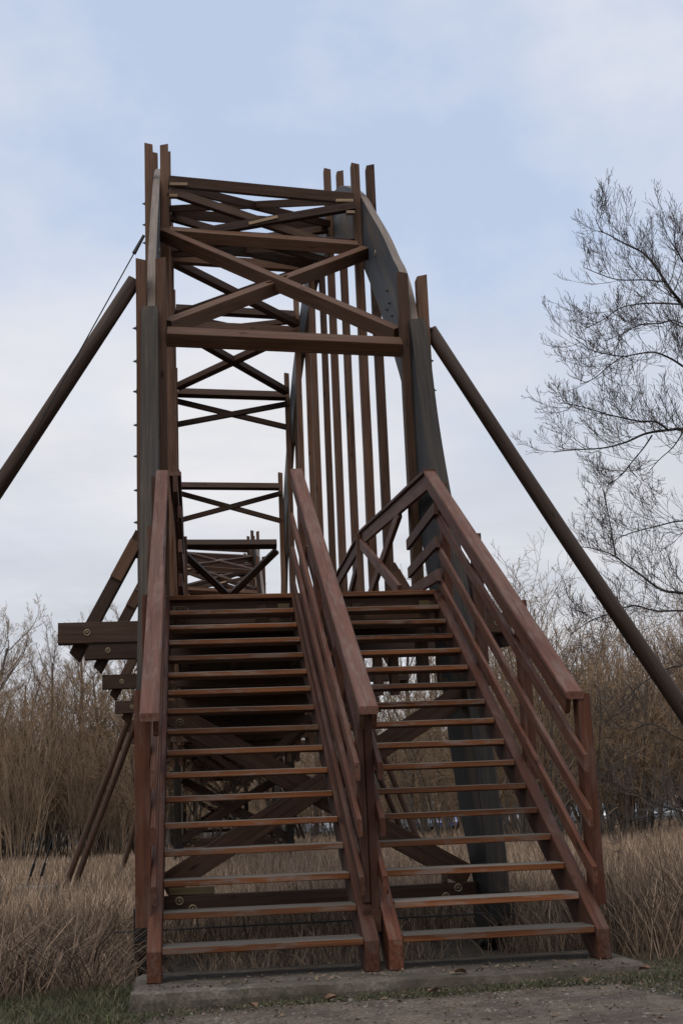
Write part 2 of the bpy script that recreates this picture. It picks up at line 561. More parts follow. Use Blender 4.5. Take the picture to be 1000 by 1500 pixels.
    # deck railings with crossed panels
    for side in (-1, 1):
        x = sx(side, 2.86)
        prev = (5.22, 4.36)
        for j, y in enumerate([11.0, 15.1, 19.05, 23.0, 26.9, 30.6, 34.5]):
            zt = deck_z(y) + 1.22
            beam('rail_board', (x, prev[0], prev[1]), (x, y, zt), 0.05, 0.18, 'cap', B)
            d = V3((0, y - prev[0], zt - prev[1]))
            beam('rail_cap', (x, prev[0], prev[1] + 0.11), (x, y, zt + 0.11), 0.13, 0.045, 'cap', B)
            prev = (y, zt)
        ys = [7.35, 11.0, 15.1, 19.05, 23.0, 26.9, 30.6]
        for y0, y1 in zip(ys[:-1], ys[1:]):
            e = sx(side, 2.815)
            r0 = np.interp(y0, [5.22, 11], [4.36, 4.9]) if y0 < 11 else deck_z(y0) + 1.22
            r1 = deck_z(y1) + 1.22
            for (za, zb) in ((deck_z(y0) + 0.06, r1 - 0.1), (r0 - 0.06, deck_z(y1) + 0.2)):
                beam('rail_brace', (e, y0 + 0.08, za), (e, y1 - 0.12, zb), 0.055, 0.15, 'cap', B)
                e += side * 0.05
            beam('rail_post', (sx(side, 2.80), y1, deck_z(y1) - 0.2), (sx(side, 2.80), y1, r1 + 0.08), 0.09, 0.10, 'brown', B, up=(1, 0, 0))
        for (z0, z1) in ((3.94, 3.90), (3.58, 3.56), (3.22, 3.32)):
            beam('rail_board', (sx(side, 2.815), 4.76, z0), (sx(side, 2.80), 6.55, z1), 0.04, 0.13, 'cap', B)
    # cross frames between the two ribs: beam and crossed braces
    def tl(y, z, x):
        return (lift(y, z) - z) * (XI1 - x) / (XI1 - XI0)

    def cbeam(y, z, w, h, t, mat='dkbrown'):
        n = V3((0, -t.z, t.y))
        return beam('frame_beam', (XI0, y, z + tl(y, z, XI0)), (XI1, y, z + tl(y, z, XI1)), w, h, mat, B, up=n)

    def cross(pa, pb, w, h, n, plate=None, mat='dkbrown', e2=0.0, hl=0.12, e=0.0):
        """two diagonals between the (y,z) lines pa (near) and pb (far)"""
        n = V3(n)
        q = n.normalized() * (h * hl)          # half-lapped where they cross
        for s_, (xa, xb) in enumerate(((XI0 + e, XI1 - e2), (XI1 - e, XI0 + e2))):
            o = q if s_ else -q
            br = beam('cross_brace', V3((xa, pa[0], pa[1] + tl(pa[0], pa[1], xa))) + o, V3((xb, pb[0], pb[1] + tl(pb[0], pb[1], xb))) + o, w, h, mat, B, up=n)
            if plate and s_ == plate[0]:
                d = V3((xb - xa, pb[0] - pa[0], pb[1] - pa[1]))
                mid = V3((xa + xb, pa[0] + pb[0], pa[1] + pb[1] + tl(*pa, xa) + tl(*pb, xb))) / 2 + o + n.normalized() * (h / 2 + 0.012)
                dn = d.normalized()
                beam('splice_plate', mid - dn * 0.24, mid + dn * 0.24, 0.05, 0.022, plate[1], br, up=n)
                pass

    T = {i: arch_tan(STN[i]) for i in range(7)}
    nrm = lambda t: V3((0, -t.z, t.y))
    # A: lower chord beam, and the big cross up to B
    tA = V3((0, 0.70, 0.714))
    cbeam(7.25, 6.645, 0.21, 0.19, tA, 'brown')
    cross((7.50, 6.88), (10.72, 9.52), 0.145, 0.20, nrm(V3((0, 0.773, 0.634))), (0, 'brown'), 'brown', e2=-0.10)
    # B
    cbeam(10.92, 9.655, 0.28, 0.18, V3((0, 0.80, 0.6)), 'brown')
    cbeam(11.08, 10.59, 0.16, 0.17, V3((0, 0.97, 0.25)))
    cross((11.03, 10.42), (11.03, 9.62), 0.13, 0.12, (0, -1, 0), (1, 'pale'), hl=0.25)
    for side in (-1, 1):
        dz = 0.25 if side < 0 else 0.0
        x = sx(side, 2.80)
        beam('end_block', (x - 0.14, 10.97, 10.50 + dz), (x + 0.14, 10.97, 10.50 + dz), 0.05, 0.05, 'pale', B)
        beam('end_block', (sx(side, 2.82), 10.99, 10.30 + dz), (sx(side, 2.955), 10.99, 10.30 + dz), 0.09, 0.05, 'pale', B)
    # C, D, E
    zs = {2: (11.95, 11.50), 3: (13.05, 12.72), 4: (13.17, 12.68)}
    for i in (2, 3, 4):
        cbeam(STN[i] - 0.05, zs[i][0], 0.20, 0.18, T[i])
        cbeam(STN[i] - 0.18, zs[i][1], 0.24, 0.20, T[i], 'brown')
    cross((15.0, 11.85), (15.0, 11.2), 0.13, 0.12, (0, -1, 0), (0, 'pale'), hl=0.25)
    cross((22.9, 13.0), (22.9, 12.5), 0.13, 0.12, (0, -1, 0), (0, 'pale'), hl=0.25)
    ch = [(10.92, 9.70), (14.92, 11.5), (18.87, 12.78), (22.82, 12.80), (26.65, 12.22)]
    for p, q in zip(ch[:-1], ch[1:]):
        d = V3((0, q[0] - p[0], q[1] - p[1])).normalized()
        cross((p[0] + d.y * .3, p[1] + d.z * .3), (q[0] - d.y * .3, q[1] - d.z * .3), 0.20, 0.17, nrm(d))
    # B top to C top
    cross((11.3, 10.66), (14.9, 11.95), 0.14, 0.13, nrm(V3((0, 0.91, 0.41))), (0, 'pale'))
    # far side: F, G, H
    cbeam(26.78, 12.25, 0.20, 0.20, V3((0, 0.95, -0.3)))
    cross((26.95, 12.08), (26.95, 11.38), 0.14, 0.13, (0, -1, 0), e=-0.09, e2=-0.09)
    cbeam(30.4, 10.52, 0.17, 0.18, V3((0, 0.95, -0.3)))
    cross((30.65, 10.38), (30.65, 9.50), 0.14, 0.13, (0, -1, 0), e=-0.09, e2=-0.09)
    cbeam(32.3, 9.12, 0.22, 0.24, V3((0, 0.8, -0.6)))
    cross((32.35, 8.92), (34.1, 6.3), 0.20, 0.17, nrm(V3((0, 0.55, -0.83))))
    # crossed braces and sole beam between the legs
    for (y, sg) in ((5.02, 1), (33.1, -1)):
        sb = beam('sole_beam', (-0.12, y, -0.005), (3.05, y, -0.005), 0.16, 0.165, 'dkbrown', B)
        y2 = y + 0.17 * sg
        for (p, q, yy) in (((-0.1, 0.16), (3.05, 1.98), y2), ((-0.1, 1.95), (3.05, 0.12), y2 + 0.15)):
            beam('leg_brace', (p[0], yy, p[1]), (q[0], yy, q[1]), 0.13, 0.23, 'dkbrown', B)
        for x in (0.06, 2.86):
            s_ = 1 if x < 1 else -1
            washer((x, y - 0.085, 0.03), (0, -1, 0), sb, 1.15)
            washer((x + 0.13 * s_, y - 0.085, -0.05), (0, -1, 0), sb, 1.15)
            beam('bearing_block', (x - 0.1, y - 0.02, 0.12), (x + 0.25 * s_ + .1, y - 0.02, 0.12), 0.10, 0.07, 'dull', B)
    # thin tie rod between the feet
    mb = MB(); mb.tube([V3((-0.55, 4.5, -0.20)), V3((3.2, 4.5, -0.20))], [0.008, 0.008], 8)
    place('tie_rod', mb.mesh('tie_rod'), Matrix(), B, M['steel'])
    # hanger-to-hanger cross frames below the deck
    for i in (2, 3, 4, 5):
        y = STN[i] + 0.3
        z = BMT[i] - 0.3
        if i in (3, 4, 5):
            beam('sway_brace', (0.0, y, z), (1.45, y, z - 1.1), 0.10, 0.14, 'dkbrown', B)
            beam('sway_brace', (2.93, y, z), (1.48, y, z - 1.1), 0.10, 0.14, 'dkbrown', B)
    # raking props to the ground on the far half
    for (pa, ya, pb, yb) in (((92, 1312), 22.2, (191, 1042), 21.4), ((107, 1306), 23.4, (195, 1064), 22.8), ((176, 1288), 29.0, (199, 1205), 28.6)):
        a_, b2 = at(*pa, ya), at(*pb, yb)
        top = a_ + (b2 - a_) * ((4.3 - a_.z) / (b2.z - a_.z))
        bot = a_ + (b2 - a_) * ((-0.95 - a_.z) / (b2.z - a_.z))
        for side in (-1, 1):
            q = lambda v: V3((v.x if side < 0 else 2 * CX - v.x, v.y, v.z))
            round_pole('raking_prop', q(bot), q(top), 0.070, 0.064, 'dkbrown', B, 10)
    return B


bridge = make_bridge()

# raking stays of the nearest span: long round poles from the A hangers to the ground
LT, RT = at(199, 411, 7.35), at(628, 484, 7.35)
LB, RB = at(-95, 846, 7.9), at(1076, 1160, 7.7)


def extend(a, b_, z):
    d = b_ - a
    return a + d * ((z - a.z) / d.z)


round_pole('raking_pole', extend(LT, LB, -0.9), LT, 0.118, 0.098, 'pole', bridge, 18)
round_pole('raking_pole', extend(RT, RB, -0.9), RT, 0.115, 0.092, 'pole', bridge, 18)
pw = at(211, 345, 7.2); pe = at(125, 500, 7.2)
mb = MB()
mb.tube([pw, extend(pw, pe, 5.2)], [0.009, 0.009], 6)
mb.tube([pw, pw + (pe - pw).normalized() * 0.28], [0.022, 0.03], 6)
place('stay_wire', mb.mesh('stay_wire'), Matrix(), bridge, M['steel'])

far_span = copy_tree(bridge)
far_span.name = 'arch_bridge'
far_span.location = far_span.location + V3((0, 34.25, 0))
tag(far_span, 'farther timber arch span whose crossed braces show beyond the deck between the near ribs')
for ch_ in list(far_span.children):
    if ch_.name.split('.')[0] in ('raking_pole', 'stay_wire'):
        bpy.data.objects.remove(ch_)

# ================================================================== THE STAIRCASE
R_, G_ = 0.19, 0.316275
stair = empty('staircase', (1.4, 0.0, -0.165))
tag(stair, 'red brown wooden staircase with two parallel open flights and sloping handrails', 'staircase')
SLAB = -0.165
up_s = V3((0, -R_, G_)).normalized()
dir_s = V3((0, G_, R_)).normalized()
XS = [(-0.095, -0.003), (1.276, 1.372), (1.432, 1.525), (2.796, 2.886)]
ang = math.atan2(R_, G_)


def stringer(x0, x1):
    """sloping string board, plumb cut and levelled on the slab"""
    z_top0 = 0.030
    H = 0.31                                            # plumb depth
    ytop = 5.05
    sl = R_ / G_
    P = [(-0.02, SLAB + 0.001), (-0.02, z_top0), (ytop, z_top0 + (ytop + 0.02) * sl), (ytop, z_top0 + (ytop + 0.02) * sl - H), ((H - (z_top0 - SLAB)) / sl - 0.02, SLAB + 0.001)]
    c = 0.006
    vs, fs = [], []
    secs = [(x0 + c, 0), (x0, c), (x1, c), (x1 - c, 0)]
    cen = np.mean(np.array(P), axis=0)
    # local X runs along the slope so that the grain follows the board
    o = V3((0, -0.02, z_top0))
    Mx = Matrix(((0, 1, 0, 0), (dir_s.y, 0, -up_s.y, 0), (dir_s.z, 0, -up_s.z, 0), (0, 0, 0, 1)))
    xv, zv = dir_s, up_s
    yv = zv.cross(xv)
    Mx = Matrix(((xv.x, yv.x, zv.x, o.x), (xv.y, yv.y, zv.y, o.y), (xv.z, yv.z, zv.z, o.z), (0, 0, 0, 1)))
    inv = Mx.inverted()
    bm = bmesh.new()
    v = [bm.verts.new(inv @ V3((x0, p[0], p[1]))) for p in P]
    f = bm.faces.new(v)
    r = bmesh.ops.extrude_face_region(bm, geom=[f])
    for e in r['geom']:
        if isinstance(e, bmesh.types.BMVert): e.co = inv @ (Mx @ e.co + V3((x1 - x0, 0, 0)))
    bmesh.ops.recalc_face_normals(bm, faces=bm.faces)
    bmesh.ops.bevel(bm, geom=[e for e in bm.edges], offset=0.006, segments=1, affect='EDGES')
    me = bpy.data.meshes.new('stringer')
    bm.to_mesh(me); bm.free()
    return place('stringer', me, Mx, stair, M['stain'])


for a, b_ in XS: stringer(a, b_)
for (a, b_) in ((0.002, 1.271), (1.53, 2.791)):
    for k in range(16):
        y = k * G_ + random.uniform(-0.006, 0.006)
        z = k * R_ + 0.024 + random.uniform(-0.003, 0.003)
        LAST = beam('tread', (a - 0.0, y + 0.145, z), (b_, y + 0.145, z + random.uniform(-.004, .004)), 0.29, 0.046, 'tread', stair, ch=0.005)
        LAST.data.materials.append(M['tread_top'])
        for p in LAST.data.polygons:
            if p.normal.z > 0.6: p.material_index = 1
lp = beam('landing_plank', (-0.10, 5.06 + 0.09, 3.085), (2.89, 5.06 + 0.09, 3.085), 0.18, 0.05, 'tread', stair)
beam('landing_beam', (-0.10, 5.19, 2.93), (2.89, 5.19, 2.93), 0.10, 0.24, 'dkbrown', stair)
for x in (0.09, 1.19, 1.66, 2.70):
    beam('bearing_block', (x - 0.06, 5.11, 2.955), (x + 0.06, 5.11, 2.955), 0.05, 0.09, 'dull', stair)
for (x, z, y) in ((0.16, 2.96, 5.135), (0.03, 2.02, 3.7), (0.10, 1.66, 3.2), (2.60, 2.0, 3.7)):
    washer((x, y, z), (0, -1, 0.1), stair)

# handrails: cap, inner boards, posts
SLP = 0.582


def hr_line(y, z0): return z0 + SLP * y


for name, xc, y0, y1 in (('left', -0.065, -0.06, 5.0), ('mid', 1.365, -0.06, 5.0), ('right', 2.862, 0.28, 5.24)):
    z0 = 1.515 if name != 'right' else 1.40
    beam('handrail_cap', (xc, y0, hr_line(y0, z0)), (xc, y1, hr_line(y1, z0)), 0.128, 0.048, 'cap', stair, ch=0.01, cut0=(0, 0.5), cut1=(0, 0.5))
    # board on edge under the cap
    for sgn in ((1,) if name == 'left' else (-1, 1) if name == 'mid' else (-1,)):
        xb = xc + sgn * (0.038 if name != 'mid' else 0.042)
        beam('rail_board', (xb, y0 + 0.06, hr_line(y0 + 0.06, z0) - 0.10), (xb, y1, hr_line(y1, z0) - 0.10), 0.036, 0.125, 'stain', stair)
    xp = {'left': -0.125, 'mid': 1.402, 'right': 2.93}[name]
    ww = {'left': 0.105, 'mid': 0.05, 'right': 0.09}[name]
    for k, y in enumerate((0.36, 1.92, 3.45, 4.93)):
        zb = hr_line(y, -0.10) if k else 0.15
        zt = hr_line(y, z0) - 0.035
        if name == 'mid':
            beam('post', (1.402, y, 0.20 if k == 0 else zb), (1.402, y, zt), 0.13, 0.056, 'stain', stair, up=(1, 0, 0))
            beam('post', (1.345, y + 0.002, 0.24 if k == 0 else zb), (1.345, y + 0.002, zt), 0.124, 0.05, 'stain', stair, up=(1, 0, 0)) if k == 0 else None
        else:
            beam('post', (xp, y, zb), (xp, y, zt), 0.14, ww, 'stain', stair, up=(1, 0, 0), cut0=(0.0, 0.35 if name == 'right' else 0.0))
    for dz in (0.0, -0.365, -0.735):
        zz = 1.02 + dz
        for sgn in ((1,) if name == 'left' else (-1, 1) if name == 'mid' else (-1,)):
            xb = {'left': -0.052, 'mid': 1.372 + sgn * 0.077, 'right': 2.862}[name]
            if name == 'right': xb = 2.858
            beam('rail_board', (xb, 0.12, hr_line(0.12, zz)), (xb, 4.96, hr_line(4.96, zz)), 0.036, 0.104, 'stain', stair, cut0=(0, 0.5))
beam('spreader', (1.365, 0.20, 0.13), (1.365, 0.42, 0.13), 0.11, 0.14, 'stain', stair)

# ================================================================== GROUND
def smooth(a, b_, x):
    t = np.clip((x - a) / (b_ - a), 0, 1)
    return t * t * (3 - 2 * t)


def ground_z(x, y):
    x = np.asarray(x, float); y = np.asarray(y, float)
    z = -0.285 + 0.024 * np.clip(x, -1, 3.2)
    back = z - 0.33 * smooth(0.55, 2.2, y) - 0.10 * smooth(3, 14, y) - 0.35 * smooth(30, 80, y)
    side = np.maximum(smooth(-0.35, -1.2, x) * smooth(0.2, 1.5, y), 0)
    z = np.where(y > 0.5, back, z)
    z = z + 0.03 * np.sin(x * 1.7 + 0.4) * np.cos(y * 1.3) * (1 - smooth(-0.3, 0.3, x) * smooth(3.1, 2.8, x) * smooth(-.8, -.4, y) * smooth(1, .6, y)) * 0.6
    return z


def grid_obj(name, xs, ys, mat, dz=0.0, jit=0.0):
    X, Y = np.meshgrid(xs, ys)
    Z = ground_z(X, Y) + dz
    if jit: Z = Z + rng.normal(0, jit, Z.shape)
    nx, ny = len(xs), len(ys)
    me = bpy.data.meshes.new(name)
    vs = np.stack([X, Y, Z], -1).reshape(-1, 3)
    idx = np.arange(nx * ny).reshape(ny, nx)
    fs = np.stack([idx[:-1, :-1], idx[:-1, 1:], idx[1:, 1:], idx[1:, :-1]], -1).reshape(-1, 4)
    me.from_pydata(vs.tolist(), [], fs.tolist())
    me.polygons.foreach_set('use_smooth', [True] * len(me.polygons))
    me.materials.append(mat)
    o = bpy.data.objects.new(name, me)
    COL.objects.link(o)
    return o


def ground_mat():
    m, t, b = nt('damp_soil_and_litter')
    tc = t.nodes.new('ShaderNodeTexCoord')
    v = tc.outputs['Object']
    n1 = noise(t, v, 1.1, 6, 0.65)
    n2 = noise(t, v, 28, 6, 0.7)
    n3 = noise(t, v, 6, 5, 0.6)
    c = ramp(t, n2, [(0.3, (0.030, 0.021, 0.013)), (0.5, (0.068, 0.050, 0.033)), (0.72, (0.14, 0.107, 0.072))])
    c = mix(t, ramp(t, n3, [(0.48, (0, 0, 0)), (0.62, (0.7, 0.7, 0.7))]), c, (0.050, 0.048, 0.020))
    c = mix(t, ramp(t, n1, [(0.45, (0, 0, 0)), (0.65, (0.55, 0.55, 0.55))]), c, (0.085, 0.066, 0.046))
    t.links.new(c, b.inputs['Base Color'])
    b.inputs['Roughness'].default_value = 0.95
    bp = t.nodes.new('ShaderNodeBump'); bp.inputs['Strength'].default_value = 0.7; bp.inputs['Distance'].default_value = 0.03
    t.links.new(n2, bp.inputs['Height']); t.links.new(bp.outputs[0], b.inputs['Normal'])
    return m


def path_mat():
    m, t, b = nt('trodden_gravel')
    tc = t.nodes.new('ShaderNodeTexCoord')
    v = tc.outputs['Object']
    vo = t.nodes.new('ShaderNodeTexVoronoi'); vo.inputs['Scale'].default_value = 46
    t.links.new(v, vo.inputs['Vector'])
    n2 = noise(t, v, 38, 6, 0.75)
    n3 = noise(t, v, 3.5, 5, 0.65)
    c = ramp(t, n2, [(0.28, (0.048, 0.033, 0.022)), (0.5, (0.125, 0.092, 0.064)), (0.75, (0.25, 0.195, 0.14))])
    c = mix(t, ramp(t, n3, [(0.42, (0.85, 0.85, 0.85)), (0.6, (0, 0, 0))]), c, (0.058, 0.040, 0.026))
    c = mix(t, ramp(t, vo.outputs['Color'], [(0.80, (0, 0, 0)), (0.95, (0.5, 0.5, 0.5))]), c, (0.21, 0.18, 0.145))
    t.links.new(c, b.inputs['Base Color'])
    b.inputs['Roughness'].default_value = 0.95
    bp = t.nodes.new('ShaderNodeBump'); bp.inputs['Strength'].default_value = 0.8; bp.inputs['Distance'].default_value = 0.012
    t.links.new(vo.outputs['Distance'], bp.inputs['Height']); t.links.new(bp.outputs[0], b.inputs['Normal'])
    return m


xs = np.unique(np.concatenate([np.linspace(-400, -12, 30), np.linspace(-12, 16, 113), np.linspace(16, 420, 30)]))
ys = np.unique(np.concatenate([np.linspace(-60, -8, 10), np.linspace(-8, 6, 71), np.linspace(6, 60, 60), np.linspace(60, 900, 40)]))
tag(grid_obj('ground', xs, ys, ground_mat()), kind='structure')
# the gravel path in front of the slab, irregular edges
pts = []
for i in range(60):
    f = i / 59
    x = 0.10 + f * 2.7
    y = -0.70 + 0.06 * math.sin(f * 9) + 0.07 * mnoise.noise(V3((f * 9, 3, 0))) - 0.16 * (abs(f - .5) * 2) ** 3
    pts.append((x, y))
bm = bmesh.new()
N = len(pts)
rows = 40
grid = []
for j in range(rows):
    g = j / (rows - 1)
    row = []
    for (x, y) in pts:
        cx_ = 1.2 + (x - 1.35) * (1 + 0.35 * g) + 0.10 * mnoise.noise(V3((x * .3, g * 6, 5)))
        yy = y + (-14 - y) * g ** 1.6
        row.append(bm.verts.new((cx_, yy, float(ground_z(cx_, yy)) + 0.012 + 0.004 * mnoise.noise(V3((cx_ * 9, yy * 9, 0))))))
    grid.append(row)
for j in range(rows - 1):
    for i in range(N - 1):
        bm.faces.new((grid[j][i], grid[j + 1][i], grid[j + 1][i + 1], grid[j][i + 1]))
me = bpy.data.meshes.new('path'); bm.to_mesh(me); bm.free()
me.polygons.foreach_set('use_smooth', [True] * len(me.polygons))
me.materials.append(path_mat())
o = bpy.data.objects.new('path', me); COL.objects.link(o); tag(o, kind='structure')

# concrete slab at the foot of the stairs, chipped edge
def slab():
    bm = bmesh.new()
    x0, x1, y0, y1, z0, z1 = -0.19, 3.04, -0.42, 0.62, -0.62, SLAB
    nx, ny, nz = 70, 22, 8
    verts = {}

    def vert(i, j, k):
        if (i, j, k) in verts: return verts[(i, j, k)]
        p = V3((x0 + (x1 - x0) * i / nx, y0 + (y1 - y0) * j / ny, z0 + (z1 - z0) * k / nz))
        edge = (i in (0, nx)) + (j in (0, ny)) + (k == nz)
        if edge >= 2:
            n_ = 0.5 + mnoise.noise(p * 7) + 0.5 * mnoise.noise(p * 23)
            c = 0.008 + 0.016 * max(0, n_)
            if i == 0: p.x += c
            if i == nx: p.x -= c
            if j == 0: p.y += c
            if j == ny: p.y -= c
            if k == nz: p.z -= c * 0.8
        else:
            if j == 0: p.y += 0.010 * mnoise.noise(p * 9)
        if i > nx * 0.93: p.y -= 0.0
        p.y += 0.10 * (i / nx) ** 8 * (1 - j / ny)
        verts[(i, j, k)] = bm.verts.new(p)
        return verts[(i, j, k)]
    for i in range(nx):
        for j in range(ny):
            bm.faces.new([vert(i, j, nz), vert(i + 1, j, nz), vert(i + 1, j + 1, nz), vert(i, j + 1, nz)])
    for i in range(nx):
        for k in range(nz):
            bm.faces.new([vert(i, 0, k), vert(i + 1, 0, k), vert(i + 1, 0, k + 1), vert(i, 0, k + 1)])
            bm.faces.new([vert(i, ny, k), vert(i, ny, k + 1), vert(i + 1, ny, k + 1), vert(i + 1, ny, k)])
    for j in range(ny):
        for k in range(nz):
            bm.faces.new([vert(0, j, k), vert(0, j, k + 1), vert(0, j + 1, k + 1), vert(0, j + 1, k)])
            bm.faces.new([vert(nx, j, k), vert(nx, j + 1, k), vert(nx, j + 1, k + 1), vert(nx, j, k + 1)])
    me = bpy.data.meshes.new('concrete_slab'); bm.to_mesh(me); bm.free()
    m, t, b = nt('weathered_concrete')
    tc = t.nodes.new('ShaderNodeTexCoord'); v = tc.outputs['Object']
    n2 = noise(t, v, 45, 7, 0.75); n1 = noise(t, v, 2.6, 6, 0.65); n3 = noise(t, v, 9, 5, 0.6)
    c = ramp(t, n2, [(0.3, (0.060, 0.047, 0.034)), (0.5, (0.125, 0.102, 0.077)), (0.72, (0.25, 0.212, 0.165))])
    c = mix(t, ramp(t, n1, [(0.36, (0, 0, 0)), (0.58, (0.85, 0.85, 0.85))]), c, (0.052, 0.038, 0.024))
    c = mix(t, ramp(t, n3, [(0.55, (0, 0, 0)), (0.68, (0.7, 0.7, 0.7))]), c, (0.034, 0.036, 0.016))
    t.links.new(c, b.inputs['Base Color']); b.inputs['Roughness'].default_value = 0.92
    bp = t.nodes.new('ShaderNodeBump'); bp.inputs['Strength'].default_value = 0.6; bp.inputs['Distance'].default_value = 0.012
    t.links.new(n2, bp.inputs['Height']); t.links.new(bp.outputs[0], b.inputs['Normal'])
    me.materials.append(m)
    o = bpy.data.objects.new('concrete_slab', me); COL.objects.link(o)
    tag(o, 'low weathered concrete slab with chipped edges under the foot of the stairs', 'slab')


slab()

# ================================================================== GRASS, REEDS, STONES (stuff)
def blades(name, X, Y, H, W, lean, bend, col, mat, z=None):
    """n bent, tapering blades as one mesh; colour varies blade by blade"""
    n = len(X)
    Z = ground_z(X, Y) - 0.01 if z is None else z
    az = rng.uniform(0, 2 * np.pi, n)                     # lean direction
    fa = rng.uniform(0, 2 * np.pi, n)                     # facing
    px, py = np.cos(fa) * W / 2, np.sin(fa) * W / 2
    rows = []
    for f, wf in ((0, 1.0), (0.4, 0.85), (0.75, 0.6), (1.0, 0.0)):
        dx = np.cos(az) * H * (lean * f + bend * f * f)
        dy = np.sin(az) * H * (lean * f + bend * f * f)
        dz = H * f * np.clip(1 - 0.5 * (lean * f + bend * f * f) ** 2, 0.25, 1)
        c = np.stack([X + dx, Y + dy, Z + dz], -1)
        o_ = np.stack([px * wf, py * wf, 0 * px], -1)
        if f < 1: rows += [c - o_, c + o_]
        else: rows += [c]
    P = np.stack(rows, 1)                                  # n,7,3
    base = (np.arange(n) * 7)[:, None]
    q = np.concatenate([base + [[0, 1, 3, 2]], base + [[2, 3, 5, 4]]], 1).reshape(-1, 4)
    t3 = base + [[4, 5, 6]]
    me = bpy.data.meshes.new(name)
    me.vertices.add(n * 7)
    me.vertices.foreach_set('co', P.reshape(-1).astype(np.float32))
    loops = np.concatenate([q.reshape(-1), t3.reshape(-1)])
    me.loops.add(len(loops))
    me.loops.foreach_set('vertex_index', loops.astype(np.int32))
    npoly = len(q) + len(t3)
    st = np.concatenate([np.arange(len(q)) * 4, len(q) * 4 + np.arange(len(t3)) * 3])
    me.polygons.add(npoly)
    me.polygons.foreach_set('loop_start', st.astype(np.int32))
    me.update(calc_edges=True)
    ca = me.color_attributes.new('tint', 'FLOAT_COLOR', 'POINT')
    cc = np.repeat(np.concatenate([col, np.ones((n, 1))], 1)[:, None, :], 7, 1)
    ca.data.foreach_set('color', cc.reshape(-1).astype(np.float32))
    me.materials.append(mat)
    o = bpy.data.objects.new(name, me); COL.objects.link(o)
    return o


def tints(n, pal, var=0.25):
    pal = np.array(pal)
    c = pal[rng.integers(0, len(pal), n)]
    return c * np.clip(rng.normal(1, var, (n, 1)), 0.4, 1.9)


bl = plain('dry_blades', (0.85, 0.85, 0.85), (1.1, 1.1, 1.1), 3, 0.85, bump=0, attr='tint')
gr = plain('grass_blades', (0.8, 0.8, 0.8), (1.1, 1.1, 1.1), 3, 0.7, bump=0, attr='tint')

STRAW = [(0.37, 0.255, 0.162), (0.48, 0.345, 0.232), (0.28, 0.183, 0.118), (0.42, 0.31, 0.218), (0.18, 0.116, 0.076)]
LITTER = [(0.175, 0.115, 0.072), (0.11, 0.070, 0.044), (0.25, 0.175, 0.115), (0.075, 0.048, 0.031)]


def cam_wedge(n, y0, y1, ml, mr, power=1.0):
    """points inside the (widened) view, uniform-ish on the ground"""
    u = rng.uniform(0, 1, n) ** power
    Y = y0 + (y1 - y0) * u
    d = Y + 8.8
    xl = 0.2 - d * 0.150 - ml
    xr = 0.2 + d * 0.372 + mr
    X = xl + (xr - xl) * rng.uniform(0, 1, n)
    return X, Y


def clump(X, Y, s):
    return np.array([mnoise.noise(V3((x * s, y * s, 1.7))) for x, y in zip(X, Y)])


parts_ = []
# near belt, behind the slab and to both sides
X, Y = cam_wedge(44000, 0.75, 9, 3.5, 5.0)
k = ~((X > -0.35) & (X < 3.25) & (Y < 0.9))
legs = (np.abs(X - 3.05) < 0.75) | (np.abs(X + 0.3) < 0.6)
k &= ~((X > -0.75) & (X < 3.7) & (Y < 5.4) & (rng.random(len(X)) < np.where(legs, 0.95, np.where(Y > 2.6, 0.45, 0.85))))
X, Y = X[k], Y[k]
H = np.where((X > -0.75) & (X < 3.7) & (Y < 5.4), 0.6, 1) * (0.55 + 0.25 * clump(X, Y, 0.7)) * rng.uniform(0.55, 1.35, len(X))
A = (X, Y, H, rng.uniform(0.005, 0.011, len(X)), rng.uniform(0.02, 0.3, len(X)) + (rng.random(len(X)) < .15) * .5, rng.uniform(0, 0.5, len(X)), tints(len(X), LITTER + [(0.30, 0.21, 0.137)], 0.35))
parts_.append(A)
# middle and far field
X, Y = cam_wedge(74000, 8, 46, 4, 5, 0.85)
H = (0.47 + 0.18 * clump(X, Y, 0.35)) * rng.uniform(0.6, 1.35, len(X)) * np.where((X < -1) & (Y > 15), 0.8, 1.0)
parts_.append((X, Y, H, rng.uniform(0.009, 0.020, len(X)), rng.uniform(0.02, 0.22, len(X)), rng.uniform(0, 0.4, len(X)), tints(len(X), STRAW)))
X, Y = cam_wedge(16000, 44, 80, 4, 6)
H = 0.5 * rng.uniform(0.6, 1.3, len(X))
parts_.append((X, Y, H, rng.uniform(0.03, 0.05, len(X)), rng.uniform(0.02, 0.22, len(X)), rng.uniform(0, 0.4, len(X)), tints(len(X), STRAW)))
# tangled tall clump at the lower left and the one at the right
X = rng.uniform(-3.4, -0.42, 9000); Y = rng.uniform(0.5, 5.5, 9000)
k = rng.random(9000) < np.clip(0.35 + (-(X) - 0.4) * 0.6, 0, 1)
X, Y = X[k], Y[k]
parts_.append((X, Y, 0.75 * rng.uniform(0.4, 1.3, len(X)), rng.uniform(0.005, 0.010, len(X)), rng.uniform(0.05, 0.9, len(X)), rng.uniform(0, 0.9, len(X)), tints(len(X), LITTER + [(0.14, 0.085, 0.055)])))
X = rng.uniform(3.1, 5.6, 7000); Y = rng.uniform(0.1, 6, 7000)
parts_.append((X, Y, 0.72 * rng.uniform(0.35, 1.2, len(X)), rng.uniform(0.005, 0.010, len(X)), rng.uniform(0.02, 0.4, len(X)), rng.uniform(0, 0.6, len(X)), tints(len(X), LITTER)))
cat_ = [np.concatenate([p[i] for p in parts_]) for i in range(7)]
tag(blades('dry_reeds', *cat_, bl), 'field of dry straw coloured reeds and tangled dead stalks around the bridge', 'reeds', kind='stuff')

